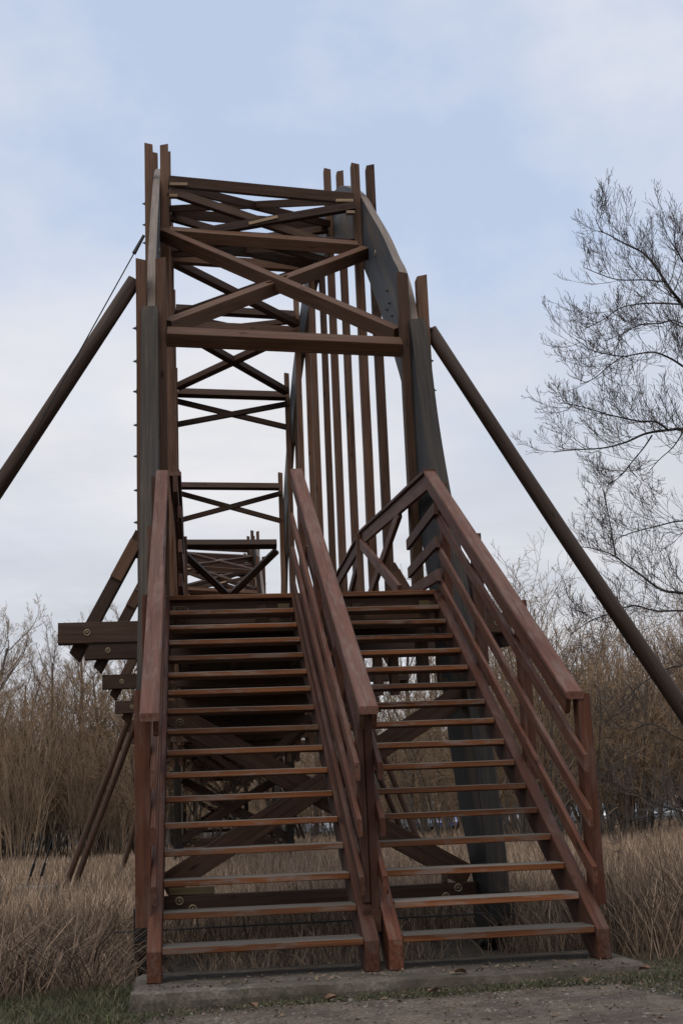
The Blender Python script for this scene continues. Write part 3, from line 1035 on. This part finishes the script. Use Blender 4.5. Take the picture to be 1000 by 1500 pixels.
# short green grass
def gmask(X, Y):
    d = np.array([0.5 + mnoise.noise(V3((x * 1.6, y * 1.6, 8))) + 0.5 * mnoise.noise(V3((x * 5, y * 5, 2))) for x, y in zip(X, Y)])
    return d


X = rng.uniform(-3.2, 5.2, 90000); Y = rng.uniform(-2.2, 1.3, 90000)
inslab = (X > -0.25) & (X < 3.17) & (Y > -0.44)
onpath = (X > 0.15) & (X < 2.75) & (Y < -0.74)
right = (X > 2.6)
dens = gmask(X, Y)
keep = ~inslab & (rng.random(len(X)) < np.where(onpath, 0.04, np.clip(dens, 0.08, 1) * np.where(Y > .6, .35, 1)))
X, Y = X[keep], Y[keep]
GREEN = [(0.050, 0.062, 0.017), (0.070, 0.074, 0.022), (0.040, 0.042, 0.014), (0.095, 0.078, 0.034), (0.12, 0.088, 0.05)]
n = 16000
X2 = rng.uniform(-0.3, 3.7, n); Y2 = -0.44 - np.abs(rng.normal(0, 0.17, n))
k2 = rng.random(n) < np.clip(0.10 + 1.2 * (gmask(X2, Y2) - 0.15) * (0.35 + X2 / 3.0), 0.05, 1)
X3 = rng.uniform(-2.8, -0.2, 26000); Y3 = rng.uniform(-1.0, 0.9, 26000)
k3 = rng.random(26000) < np.clip(0.3 + 0.9 * gmask(X3, Y3), 0.12, 1)
X4 = rng.uniform(2.75, 4.8, 22000); Y4 = rng.uniform(-1.2, 0.7, 22000)
k4 = ((Y4 < -0.36) | (X4 > 3.06)) & (rng.random(22000) < np.clip(0.3 + 0.9 * gmask(X4, Y4), 0.12, 1))
X = np.concatenate([X, X2[k2], X3[k3], X4[k4]]); Y = np.concatenate([Y, Y2[k2], Y3[k3], Y4[k4]])
tag(blades('grass', X, Y, rng.uniform(0.02, 0.08, len(X)) * np.where(X < -0.2, 1.7, np.where(Y > -0.52, 0.6, 1.0)), rng.uniform(0.003, 0.006, len(X)), rng.uniform(0.1, 0.8, len(X)), rng.uniform(0, 0.9, len(X)), tints(len(X), GREEN), gr),
    'short patchy green grass along the slab and path edges', 'grass', kind='stuff')

# small stones
ico = []
bmi = bmesh.new(); bmesh.ops.create_icosphere(bmi, subdivisions=1, radius=1)
iv = np.array([v.co[:] for v in bmi.verts]); jf = np.array([[v.index for v in f.verts] for f in bmi.faces]); bmi.free()
n = 1100
X = rng.uniform(0.0, 3.0, n); Y = -0.55 - np.abs(rng.normal(0, 0.9, n))
sz = np.clip(rng.lognormal(-5.2, 0.55, n), 0.002, 0.022)
vs, fs = [], []
for i in range(n):
    sc = sz[i] * rng.uniform(0.6, 1.3, 3) * np.array([1, 1, 0.6])
    a = rng.uniform(0, 6.28); ca, sa = math.cos(a), math.sin(a)
    q = iv * sc * rng.uniform(0.8, 1.2, (len(iv), 1))
    q = np.stack([q[:, 0] * ca - q[:, 1] * sa, q[:, 0] * sa + q[:, 1] * ca, q[:, 2]], 1) + [X[i], Y[i], float(ground_z(X[i], Y[i])) + 0.012]
    fs.append(jf + len(vs) * len(iv)); vs.append(q)
me = bpy.data.meshes.new('gravel'); me.from_pydata(np.concatenate(vs).tolist(), [], np.concatenate(fs).tolist())
me.materials.append(plain('pale_stones', (0.09, 0.074, 0.058), (0.27, 0.23, 0.19), 5.5, 0.9))
o = bpy.data.objects.new('gravel', me); COL.objects.link(o)
tag(o, 'scattered pale pebbles on the trodden path', 'gravel', kind='stuff')

# crumbled leaf litter on the soil and path
n = 2600
X = rng.uniform(-2.5, 4.6, n); Y = rng.uniform(-2.6, -0.40, n)
a = rng.uniform(0, 6.28, n); L1 = rng.uniform(0.008, 0.03, n); W1 = L1 * rng.uniform(0.25, 0.6, n)
ca, sa = np.cos(a), np.sin(a)
X[-420:] = rng.uniform(-0.15, 2.9, 420); Y[-420:] = -0.36 + np.abs(rng.normal(0, 0.22, 420)); Y = np.minimum(Y, 0.55)
Z = ground_z(X, Y) + 0.014
Z[-420:] = SLAB + 0.004
tz = rng.normal(0, 0.006, (4, n)) + 0.004
cx4 = [(-1, -1), (1, -1), (1, 1), (-1, 1)]
P4 = np.stack([np.stack([X + ca * L1 / 2 * u - sa * W1 / 2 * q, Y + sa * L1 / 2 * u + ca * W1 / 2 * q, Z + np.abs(tz[i])], -1) for i, (u, q) in enumerate(cx4)], 1)
me = bpy.data.meshes.new('leaf_litter'); me.from_pydata(P4.reshape(-1, 3).tolist(), [], np.arange(n * 4).reshape(-1, 4).tolist())
me.materials.append(plain('leaf_litter', (0.06, 0.036, 0.022), (0.22, 0.155, 0.10), 4.5, 0.9, bump=0))
o = bpy.data.objects.new('leaf_litter', me); COL.objects.link(o)
tag(o, 'brown crumbs of dead leaves and stalks strewn over the soil', 'leaf litter', kind='stuff')

# dead leaves
LM = plain('dead_leaf', (0.10, 0.05, 0.028), (0.20, 0.11, 0.06), 30, 0.8)
bm = bmesh.new()
prof = [(0, 0.0), (0.02, 0.022), (0.05, 0.034), (0.085, 0.026), (0.115, 0.008), (0.13, 0.0)]
L_, R2 = [], []
for x, w in prof:
    L_.append(bm.verts.new((x, w, 0.012 + 0.9 * w + 0.05 * x))); R2.append(bm.verts.new((x, -w, 0.010 + 0.5 * w + 0.12 * x)))
mid_ = [bm.verts.new((x, 0, 0.004 + 0.15 * x)) for x, w in prof]
for i in range(5):
    for A_, flip in ((L_, 0), (R2, 1)):
        f = [mid_[i], mid_[i + 1], A_[i + 1], A_[i]]
        bm.faces.new(f if not flip else f[::-1])
leaf_me = bpy.data.meshes.new('fallen_leaf'); bm.to_mesh(leaf_me); bm.free(); leaf_me.materials.append(LM)
for i, (x, y, a) in enumerate([(0.95, -0.66, 0.4), (0.55, -0.75, 2.0), (1.62, -0.62, 4.0), (2.5, -0.72, 1.1), (2.95, -0.35, 5.2), (-0.4, -0.55, 2.7), (1.86, -0.36, 3.3)]):
    o = bpy.data.objects.new('fallen_leaf', leaf_me); COL.objects.link(o)
    zz = SLAB + 0.002 if (i == 6) else float(ground_z(x, y)) + 0.018
    o.location = (x, y, zz); o.rotation_euler = (0, 0, a); o.scale = (0.8, 0.8, 0.8)
    tag(o, 'small curled brown dead leaf lying on the ground near the slab', 'leaf', 'dead leaves near the slab')
o['label'] = 'flat brown dead leaf lying on top of the concrete slab'

# ================================================================== TREES
def grow(out, p, d, L, r, lvl, P):
    """recursive bare branch: out collects (points, radii, level)"""
    n = max(3, int(P['seg'][min(lvl, len(P['seg']) - 1)]))
    pts, rs = [p.copy()], [r]
    q, dd = p.copy(), d.normalized()
    r1 = max(r * P['taper'][min(lvl, len(P['taper']) - 1)], P['rmin'])
    for i in range(n):
        f = (i + 1) / n
        jit = V3((random.gauss(0, 1), random.gauss(0, 1), random.gauss(0, 1))) * P['wig'][min(lvl, len(P['wig']) - 1)]
        dd = (dd + jit + V3((0, 0, P['up'][min(lvl, len(P['up']) - 1)] / n))).normalized()
        q = q + dd * (L / n)
        pts.append(q.copy()); rs.append(r + (r1 - r) * f)
    out.append((pts, rs, lvl))
    if lvl >= P['max']: return
    nb = P['nb'][lvl]
    nb = int(nb + random.uniform(-0.3, 0.3) * nb + 0.5)
    s0 = P['start'][lvl]
    for k in range(nb):
        f = s0 + (1 - s0) * (k + random.random()) / max(nb, 1)
        f = min(f, 0.98)
        i = min(int(f * n), n - 1)
        t = f * n - i
        bp = pts[i].lerp(pts[i + 1], t)
        ax = (pts[i + 1] - pts[i]).normalized()
        side = ax.orthogonal().normalized()
        side.rotate(Matrix.Rotation(random.uniform(0, 2 * math.pi), 3, ax))
        a = math.radians(random.uniform(*P['ang'][lvl]))
        nd = ax * math.cos(a) + side * math.sin(a)
        br = rs[i] * random.uniform(*P['rr'][lvl])
        grow(out, bp, nd, L * P['len'][lvl] * random.uniform(0.7, 1.2) * (1.15 - 0.6 * f), max(br, P['rmin']), lvl + 1, P)


def tree_meshes(out, tl):
    a, b_ = MB(), MB()
    for pts, rs, lvl in out:
        (a if lvl <= tl else b_).tube(pts, rs, 8 if lvl == 0 else 5 if lvl <= tl else 3, False)
    return a.mesh('trunk', True), b_.mesh('crown')


def proto(kind, seed):
    random.seed(seed)
    out = []
    if kind == 'tree':
        P = dict(seg=[9, 7, 5, 3, 3], taper=[0.25, 0.3, 0.4, 0.6, 0.8], rmin=0.0042, wig=[0.05, 0.10, 0.14, 0.16, .1], up=[0.2, 0.9, 0.6, 0.5, .4], max=4,
                 nb=[19, 9, 6, 4], start=[0.2, 0.15, 0.15, 0.2], ang=[(28, 55), (25, 50), (28, 60), (28, 60)], rr=[(0.3, 0.5), (0.4, 0.6), (0.5, 0.7), (0.6, 0.8)],
                 len=[0.42, 0.42, 0.45, 0.5])
        grow(out, V3((0, 0, -0.2)), V3((random.uniform(-.08, .08), random.uniform(-.08, .08), 1)), 9.0, 0.16, 0, P)
        return tree_meshes(out, 1)
    if kind == 'bush':
        P = dict(seg=[7, 5, 4, 3], taper=[0.25, 0.35, 0.6, 0.8], rmin=0.0045, wig=[0.09, 0.15, 0.18, .17], up=[0.3, 0.3, 0.15, .1], max=3,
                 nb=[10, 5, 3], start=[0.25, 0.1, 0.2], ang=[(20, 50), (24, 55), (28, 65)], rr=[(0.4, 0.6), (0.5, 0.7), (0.6, 0.8)], len=[0.5, 0.5, 0.5])
        for k in range(13):
            a = random.uniform(0, 6.28); rr = random.uniform(0.05, 1.0)
            grow(out, V3((rr * math.cos(a), rr * math.sin(a), -0.2)), V3((math.cos(a) * rr * .45, math.sin(a) * rr * .45, 1)), random.uniform(3.2, 6.8), random.uniform(0.022, 0.05), 0, P)
        return tree_meshes(out, 0)
    if kind == 'withy':
        P = dict(seg=[7, 5, 3], taper=[0.25, 0.4, 0.8], rmin=0.006, wig=[0.04, 0.06, .1], up=[0.25, 0.7, 0.5], max=2,
                 nb=[11, 3], start=[0.15, 0.1], ang=[(10, 30), (15, 40)], rr=[(0.4, 0.6), (0.5, 0.8)], len=[0.42, 0.5])
        for k in range(20):
            a = random.uniform(0, 6.28); rr = random.uniform(0.05, 1.3)
            grow(out, V3((rr * math.cos(a), rr * math.sin(a), -0.2)), V3((math.cos(a) * rr * .22, math.sin(a) * rr * .22, 1)), random.uniform(3.4, 6.6), random.uniform(0.016, 0.032), 0, P)
        return tree_meshes(out, 0)


PROTO = {}
for kind, seeds, bark, tw in (('tree', (11, 12, 13), 'bark', 'twig'), ('bush', (21, 22, 23), 'bark', 'twig'), ('withy', (31, 32), 'withy', 'withy')):
    for i, s_ in enumerate(seeds):
        t_, c_ = proto(kind, s_)
        t_.materials.append(M[bark]); c_.materials.append(M[tw])
        PROTO[(kind, i)] = (t_, c_)

random.seed(99)


def plant(kind, x, y, sc, name, label, cat, group, i=None):
    i = random.randrange(3 if kind != 'withy' else 2) if i is None else i
    t_, c_ = PROTO[(kind, i)]
    o = empty(name, (x, y, float(ground_z(x, y))), 0)
    o.rotation_euler = (0, 0, random.uniform(0, 6.28))
    o.scale = (sc * random.uniform(0.9, 1.1), sc * random.uniform(0.9, 1.1), sc)
    for nm, me in (('trunk', t_), ('crown', c_)):
        p = bpy.data.objects.new(nm, me); COL.objects.link(p); p.parent = o
    tag(o, label, cat, group)
    return o


LB_W = 'reddish brown willow thicket of upright bare stems at the far edge of the reeds'
LB_B = 'bare brown many-stemmed shrub in the thicket behind the reeds'
LB_T = 'leafless tree with fine ascending twigs standing among the thicket behind the reeds'
LG = 'bare trees and shrubs behind the reeds'
# left bank
for k in range(7):
    plant('withy', -13.0 + k * 1.75 + random.uniform(-.5, .5), 46 + random.uniform(-2, 3), random.uniform(0.8, 1.1), 'willow_shrub', LB_W, 'shrub', LG + ', reddish willows')
for k in range(17):
    plant('bush', -14.5 + k * 0.88 + random.uniform(-.4, .4), 50 + random.uniform(-4, 5), random.uniform(1.0, 1.4), 'bare_shrub', LB_B, 'shrub', LG + ', brown shrubs')
for k in range(13):
    plant('tree', -16 + k * 1.25 + random.uniform(-.5, .5), 54 + random.uniform(-3, 7), random.uniform(0.88, 1.08), 'bare_tree', LB_T, 'tree', LG + ', trees')
o = plant('tree', -8.3, 49.5, 1.04, 'bare_tree', 'pale tall slim leafless tree rising above the left thicket', 'tree', None, 1)
# right bank
for k in range(20):
    plant('bush', 8.6 + k * 1.1 + random.uniform(-.6, .6), 33 + k * 0.35 + random.uniform(-1.5, 6), random.uniform(0.9, 1.4), 'bare_shrub', LB_B, 'shrub', LG + ', brown shrubs')
for k in range(4):
    plant('withy', 12 + k * 4.0 + random.uniform(-.7, .7), 40 + random.uniform(-2, 6), random.uniform(1.1, 1.6), 'willow_shrub', LB_W, 'shrub', LG + ', reddish willows')
for k in range(14):
    plant('tree', 7.5 + k * 1.75 + random.uniform(-.6, .6), 50 + random.uniform(-5, 9), random.uniform(0.9, 1.2), 'bare_tree', LB_T, 'tree', LG + ', trees')
# middle, seen under and through the bridge, and the belt in front of the car park
for k in range(16):
    plant('tree', -1 + k * 1.9 + random.uniform(-.7, .7), 66 + random.uniform(-5, 8), random.uniform(0.9, 1.15), 'bare_tree', LB_T, 'tree', LG + ', trees')
for k in range(16):
    plant('bush', -8 + k * 1.7 + random.uniform(-.7, .7), 76 + random.uniform(-3, 5), random.uniform(0.7, 1.1), 'bare_shrub', LB_B, 'shrub', LG + ', brown shrubs')
for k in range(26):
    plant('tree', -26 + k * 2.9 + random.uniform(-1, 1), 104 + random.uniform(-4, 12), random.uniform(1.0, 1.35), 'bare_tree', LB_T, 'tree', LG + ', trees')
for k in range(30):
    plant('bush', -26 + k * 2.5 + random.uniform(-1, 1), 108 + random.uniform(-4, 10), random.uniform(1.2, 1.7), 'bare_shrub', LB_B, 'shrub', LG + ', brown shrubs')
for k in range(44):
    plant('bush', -28 + k * 1.9 + random.uniform(-1, 1), 124 + random.uniform(-5, 12), random.uniform(1.2, 1.8), 'bare_shrub', LB_B, 'shrub', LG + ', brown shrubs')
for k in range(14):
    plant('bush', 6 + k * 1.9 + random.uniform(-.8, .8), 58 + random.uniform(-4, 8), random.uniform(0.9, 1.3), 'bare_shrub', LB_B, 'shrub', LG + ', brown shrubs')
for k in range(40):
    plant('bush', -16 + k * 1.35 + random.uniform(-.7, .7), 99 + random.uniform(-2, 2), random.uniform(0.55, 0.8), 'bare_shrub', LB_B, 'shrub', LG + ', brown shrubs')
o = plant('tree', 4.6, 84, 1.75, 'bare_tree', 'tall bare tree with dense upright twigs behind the farther span', 'tree', None, 0)
o = plant('tree', 3.3, 86, 1.6, 'bare_tree', 'second tall bare tree partly hidden by the farther span', 'tree', None, 2)


# the big bare tree at the right whose boughs reach into the picture
def big_tree():
    random.seed(5)
    Y0 = 14.0
    limbs = [  # pixel track, radius at the butt
        ([(1110, 640), (1050, 530), (1000, 449), (984, 428), (972, 410), (960, 392), (942, 371), (918, 359), (891, 344), (880, 338), (872, 322)], 0.060, 0.3),
        ([(1000, 446), (958, 444), (930, 446), (906, 452), (880, 470), (858, 480)], 0.026, -0.8),
        ([(972, 413), (942, 410), (906, 410), (879, 402), (855, 392)], 0.022, 0.7),
        ([(1075, 560), (1000, 475), (966, 474), (936, 476), (912, 488), (885, 500)], 0.028, 1.2),
        ([(1110, 680), (1050, 570), (1000, 537), (981, 525), (957, 516), (930, 519), (912, 522), (885, 518), (864, 512), (843, 497)], 0.036, -1.2),
        ([(912, 522), (891, 536), (870, 554), (849, 563)], 0.017, -0.6),
        ([(1115, 700), (1050, 640), (1000, 629), (978, 630), (945, 635), (918, 647), (885, 656), (840, 659), (810, 662)], 0.055, 0.2),
        ([(978, 630), (960, 618), (936, 617), (906, 611), (882, 605), (852, 596), (822, 590)], 0.030, -0.9),
        ([(954, 638), (942, 656), (927, 674), (905, 700), (888, 712)], 0.022, 0.9),
        ([(1000, 632), (985, 655), (966, 672), (950, 690)], 0.020, -0.3),
        ([(1115, 930), (1050, 880), (1000, 869), (968, 864), (935, 840), (914, 826), (901, 815), (876, 805), (851, 801)], 0.048, 0.0),
        ([(901, 815), (895, 780), (889, 746), (884, 720)], 0.020, 0.8),
        ([(1115, 960), (1050, 905), (1000, 895), (960, 895), (926, 887), (893, 899), (863, 910), (834, 931)], 0.036, -1.0),
        ([(1110, 830), (1050, 770), (1000, 763), (968, 769), (926, 780), (900, 790)], 0.032, 1.0),
        ([(1110, 600), (1050, 480), (1010, 400), (990, 365), (986, 335)], 0.045, -0.8),
        ([(1120, 1215), (1050, 1175), (1000, 1180), (947, 1197), (912, 1204), (877, 1218)], 0.030, 0.6),
        ([(1120, 1225), (1050, 1210), (1000, 1190), (965, 1179), (937, 1165), (909, 1151), (874, 1141)], 0.026, -0.6),
        ([(1115, 1010), (1050, 985), (1000, 975), (965, 985), (930, 1010), (905, 1040)], 0.028, 0.3),
        ([(1117, 1110), (1050, 1080), (1000, 1085), (955, 1060), (920, 1070), (890, 1050)], 0.024, 0.9),
        ([(1110, 560), (1130, 400), (1140, 330), (1120, 290)], 0.07, 0.8),
        ([(1120, 800), (1190, 640), (1230, 520), (1250, 430)], 0.06, 0.2),
        ([(1120, 950), (1200, 880), (1260, 850)], 0.05, -0.5),
    ]
    P = dict(seg=[7, 6, 4, 3], taper=[0.35, 0.5, 0.7, 0.8], rmin=0.0033, wig=[0.045, 0.04, 0.04, .1], up=[0.85, 0.8, 0.5, .6], max=2,
             nb=[9, 4, 2], start=[0.10, 0.12, 0.2], ang=[(25, 60), (25, 55), (25, 45)], rr=[(0.5, 0.75), (0.6, 0.8), (0.7, 0.9)], len=[0.42, 0.5, 0.5])
    T = empty('bare_tree', tuple(at(1118, 1240, Y0)), 0)
    T.location.z = -0.7
    WM[T] = Matrix.Translation(T.location)
    tag(T, 'large dark bare tree at the right edge with boughs of upswept twigs', 'tree')
    a, c = MB(), MB()
    tr = [at(1126, 1290, Y0), at(1121, 1180, Y0 + .05), at(1117, 1060, Y0 - .05), at(1121, 940, Y0), at(1114, 800, Y0 + .1), at(1117, 680, Y0 - .05),
          at(1108, 570, Y0), at(1112, 470, Y0 + .15), at(1100, 390, Y0 + .1), at(1104, 320, Y0), at(1093, 262, Y0 + .1)]
    tr[0].z = -0.9
    tr = [V3(q) for q in spline([tuple(p) for p in tr], 3)]
    rt = np.interp(np.linspace(0, 1, len(tr)), [0, 0.06, 0.3, 0.55, 0.75, 1], [0.30, 0.22, 0.17, 0.12, 0.065, 0.010])
    a.tube(tr, [r_ * random.uniform(0.95, 1.06) for r_ in rt], 14, False)
    limbs += [([(1108, 500), (1075, 430), (1062, 370), (1058, 310)], 0.035, 0.9), ([(1106, 430), (1130, 370), (1140, 300)], 0.03, -0.9), ([(1118, 740), (1170, 690), (1200, 610), (1215, 560)], 0.04, 1.2)]
    for tp, r, dy in limbs:
        n = len(tp)
        pts = []
        for i, (px, py) in enumerate(tp):
            f = i / (n - 1)
            pts.append(at(px, py, Y0 + dy * 1.6 * f + 0.25 * math.sin(f * 6 + px)))
        # resample smoothly
        arr = spline([tuple(p) for p in pts], 3)
        pts = [V3(q) for q in arr]
        m = len(pts)
        rs = [0.8 * r + (0.007 - 0.8 * r) * (i / (m - 1)) ** 0.7 for i in range(m)]
        a.tube(pts, rs, 6, False)
        Ltot = sum((pts[i + 1] - pts[i]).length for i in range(m - 1))
        nb = int(Ltot * 4.5)
        for k in range(nb):
            f = 0.12 + 0.88 * (k + random.random()) / nb
            i = min(int(f * (m - 1)), m - 2)
            bp = pts[i].lerp(pts[i + 1], f * (m - 1) - i)
            ax = (pts[i + 1] - pts[i]).normalized()
            side = ax.orthogonal().normalized()
            side.rotate(Matrix.Rotation(random.uniform(0, 6.28), 3, ax))
            side = (side + V3((0, 0, 0.25))).normalized()
            an = math.radians(random.uniform(28, 62))
            nd = ax * math.cos(an) + side * math.sin(an)
            out = []
            grow(out, bp, nd, random.uniform(0.75, 1.6) * (1.12 - 0.5 * f), max(0.0065, rs[i] * 0.36), 0, P)
            for (pp, rr, lv) in out: c.tube(pp, rr, 3, False)
    inv = WM[T].inverted()
    for nm, mb_, mt in (('trunk', a, 'darkbark'), ('crown', c, 'darktwig')):
        mb_.v = [tuple(inv @ V3(v)) for v in mb_.v]
        place(nm, mb_.mesh(nm, nm == 'trunk'), WM[T].copy(), T, M[mt])


big_tree()

# ================================================================== PARKED CARS far beyond
GL = plain('car_glass', (0.05, 0.06, 0.07), (0.09, 0.10, 0.11), 3, 0.08, bump=0)
TY = plain('tyre_rubber', (0.012, 0.012, 0.012), (0.03, 0.03, 0.03), 20, 0.9)
LG_ = plain('headlamp_glass', (0.6, 0.6, 0.58), (0.8, 0.8, 0.78), 20, 0.15, bump=0)
RIM = plain('alloy_rim', (0.35, 0.35, 0.36), (0.5, 0.5, 0.5), 20, 0.3, 0.8)


def car_meshes():
    # side profile in (y,z), lofted over the width with tumblehome
    body = [(-2.1, 0.35), (-2.15, 0.62), (-2.05, 0.78), (-1.15, 0.95), (1.55, 0.98), (2.05, 0.92), (2.1, 0.6), (2.05, 0.35)]
    cab = [(-1.15, 0.94), (-0.45, 1.42), (0.0, 1.48), (0.85, 1.46), (1.6, 0.97)]
    bm = bmesh.new()

    def loft(P, secs):
        rings = []
        for (x, s, zc) in secs:
            rings.append([bm.verts.new((x, p[0] * s, p[1])) for p in P])
        for r0, r1 in zip(rings[:-1], rings[1:]):
            for i in range(len(P)):
                j = (i + 1) % len(P)
                bm.faces.new((r0[i], r0[j], r1[j], r1[i]))
        bm.faces.new(rings[0]); bm.faces.new(rings[-1][::-1])
    loft(body, [(-0.88, 0.94, 0), (-0.84, 0.99, 0), (-0.5, 1.0, 0), (0.5, 1.0, 0), (0.84, 0.99, 0), (0.88, 0.94, 0)])
    loft(cab, [(-0.66, 0.9, 0), (-0.6, 0.96, 0), (0.6, 0.96, 0), (0.66, 0.9, 0)])
    bmesh.ops.recalc_face_normals(bm, faces=bm.faces)
    me = bpy.data.meshes.new('body'); bm.to_mesh(me); bm.free()
    gl = MB()
    gl.add([(-0.56, -1.145, 0.985), (0.56, -1.145, 0.985), (0.52, -0.50, 1.385), (-0.52, -0.50, 1.385)], [(0, 1, 2, 3)])
    for v in range(4): gl.v[v] = (gl.v[v][0], gl.v[v][1] - 0.03, gl.v[v][2] + 0.03)
    sd = MB()
    for s_ in (-1, 1):
        vs = [(s_ * 0.675, -0.85, 1.0), (s_ * 0.675, 1.2, 1.0), (s_ * 0.668, 0.75, 1.40), (s_ * 0.668, -0.35, 1.38)]
        sd.add(vs, [(0, 1, 2, 3)])
    wh = MB(); wh.tube([V3((-0.1, 0, 0)), V3((0.1, 0, 0))], [0.32, 0.32], 16)
    rm = MB(); rm.tube([V3((-0.104, 0, 0)), V3((0.104, 0, 0))], [0.19, 0.19], 12)
    hl = MB(); hl.box((0, 0, 0), (0.34, 0.06, 0.14))
    return me, gl.mesh('windscreen'), sd.mesh('side_window'), wh.mesh('tyre'), rm.mesh('rim'), hl.mesh('headlight')


CB, CG, CS, CW, CR, CH = car_meshes()
CG.materials.append(GL); CS.materials.append(GL); CW.materials.append(TY); CR.materials.append(RIM); CH.materials.append(LG_)


def car(x, y, rz, col, label):
    m = plain('car_paint', tuple(c * 0.9 for c in col), col, 2, 0.25, 0.2, bump=0)
    o = empty('parked_car', (x, y, float(ground_z(x, y))), rz)
    tag(o, label, 'car', 'cars parked beyond the trees')
    b = bpy.data.objects.new('body', CB.copy()); COL.objects.link(b); b.data.materials.append(m); b.parent = o
    for nm, me in (('windscreen', CG), ('side_window', CS)):
        q = bpy.data.objects.new(nm, me); COL.objects.link(q); q.parent = o
    for sx_ in (-0.80, 0.80):
        for sy in (-1.3, 1.3):
            w = bpy.data.objects.new('wheel', CW); COL.objects.link(w); w.parent = o; w.location = (sx_, sy, 0.32)
            r = bpy.data.objects.new('rim', CR); COL.objects.link(r); r.parent = w
        h = bpy.data.objects.new('headlight', CH); COL.objects.link(h); h.parent = o; h.location = (sx_ * 0.78, -2.1, 0.70)


for (px, py, Y, rz, col, lb) in (
        (743, 1214, 92, 0.25, (0.36, 0.37, 0.385), 'silver parked car seen beyond the reeds just right of the right arch leg'),
        (650, 1218, 92, -0.1, (0.12, 0.16, 0.38), 'dark blue parked car seen under the right flight left of the arch leg'),
        (617, 1220, 93, 0.2, (0.26, 0.29, 0.34), 'pale blue parked car beside the dark blue one under the right flight'),
        (845, 1208, 92, 0.1, (0.32, 0.33, 0.35), 'light grey parked car half hidden by the last handrail post'),
        (885, 1206, 94, -0.2, (0.5, 0.5, 0.5), 'white parked car right of the bottom handrail post'),
        (930, 1203, 95, 0.15, (0.35, 0.38, 0.42), 'mid grey parked car between the thin boughs at right'),
        (975, 1200, 96, 0.0, (0.34, 0.35, 0.36), 'silver parked car near the right edge behind low boughs'),
        (462, 1226, 92, 0.3, (0.36, 0.37, 0.385), 'pale silver parked car seen between the left flight treads')):
    p = at(px, py, Y)
    car(p.x, Y, rz, col, lb)

# turnbuckle anchor in the reeds at the left
A_ = empty('cable_anchor', (-3.35, 22.5, -0.75))
tag(A_, 'dark steel cable anchor with two turnbuckles standing in the reeds beside the raking props', 'anchor')
mb = MB()
for dx in (0, 0.24):
    mb.tube([V3((-3.55 + dx, 22.5, -0.75)), V3((-3.15 + dx, 22.4, 0.55))], [0.016, 0.016], 6)
    mb.tube([V3((-3.42 + dx, 22.47, -0.33)), V3((-3.33 + dx, 22.45, -0.05))], [0.032, 0.032], 8)
for k in range(1):
    place('turnbuckle', mb.mesh('turnbuckle'), Matrix(), A_, M['steel'])
mb = MB(); mb.box((-3.3, 22.5, -0.72), (0.9, 0.7, 0.35))
place('footing', mb.mesh('footing'), Matrix(), A_, plain('anchor_concrete', (0.12, 0.115, 0.105), (0.22, 0.21, 0.19), 12, 0.9))

# ================================================================== LIGHT AND SKY
SUN_EL, SUN_AZ = math.radians(60), math.radians(205)      # azimuth clockwise from +Y; behind the camera, a little left
w = bpy.data.worlds.new('World'); S.world = w
w.use_nodes = True
t = w.node_tree
bg = t.nodes['Background']
sky = t.nodes.new('ShaderNodeTexSky'); sky.sky_type = 'NISHITA'; sky.sun_disc = False
sky.sun_elevation = SUN_EL; sky.sun_rotation = SUN_AZ
sky.air_density = 1.0; sky.dust_density = 1.5
tc = t.nodes.new('ShaderNodeTexCoord')
v = tc.outputs['Generated']
sepd = t.nodes.new('ShaderNodeSeparateXYZ'); t.links.new(v, sepd.inputs[0])
n1 = noise(t, mapping(t, v, (1.0, 1.0, 1.5)), 3.1, 8, 0.55)
n2 = noise(t, mapping(t, v, (1.0, 1.0, 4.5)), 2.6, 7, 0.6)
# thin white cloud with pale blue showing through, thicker and whiter towards the horizon
blue = mix(t, 0.75, sky.outputs[0], (5.5, 6.75, 9.1))
cover = t.nodes.new('ShaderNodeMath'); cover.operation = 'ADD'
low = ramp(t, sepd.outputs['Z'], [(0.10, (0.34, 0.34, 0.34)), (0.42, (0, 0, 0))])
t.links.new(n1, cover.inputs[0]); t.links.new(low, cover.inputs[1])
cf = ramp(t, cover.outputs[0], [(0.40, (0.12, 0.12, 0.12)), (0.74, (1, 1, 1))])
col = mix(t, cf, blue, (8.15, 8.12, 8.4))
# grey cloud banks low down
bank = t.nodes.new('ShaderNodeMath'); bank.operation = 'MULTIPLY'
g1 = ramp(t, n2, [(0.34, (0.12, 0.12, 0.12)), (0.56, (0.9, 0.9, 0.9))])
g2 = ramp(t, sepd.outputs['Z'], [(0.16, (1, 1, 1)), (0.40, (0, 0, 0))])
t.links.new(g1, bank.inputs[0]); t.links.new(g2, bank.inputs[1])
col = mix(t, bank.outputs[0], col, (5.7, 6.0, 6.6))
t.links.new(col, bg.inputs['Color'])
bg.inputs['Strength'].default_value = 0.104
sd = bpy.data.lights.new('sun', 'SUN'); sd.energy = 1.3; sd.angle = math.radians(30); sd.color = (1.0, 0.93, 0.84)
so = bpy.data.objects.new('sun', sd); COL.objects.link(so)
dv = V3((math.sin(SUN_AZ) * math.cos(SUN_EL), math.cos(SUN_AZ) * math.cos(SUN_EL), math.sin(SUN_EL)))
so.rotation_euler = dv.to_track_quat('Z', 'Y').to_euler()
so.location = (0, -20, 30)

S.view_settings.view_transform = 'Standard'
S.view_settings.look = 'None'
S.view_settings.exposure = 0.0
S.view_settings.gamma = 1.0
S.view_settings.use_curve_mapping = False
S.cycles.max_bounces = 6
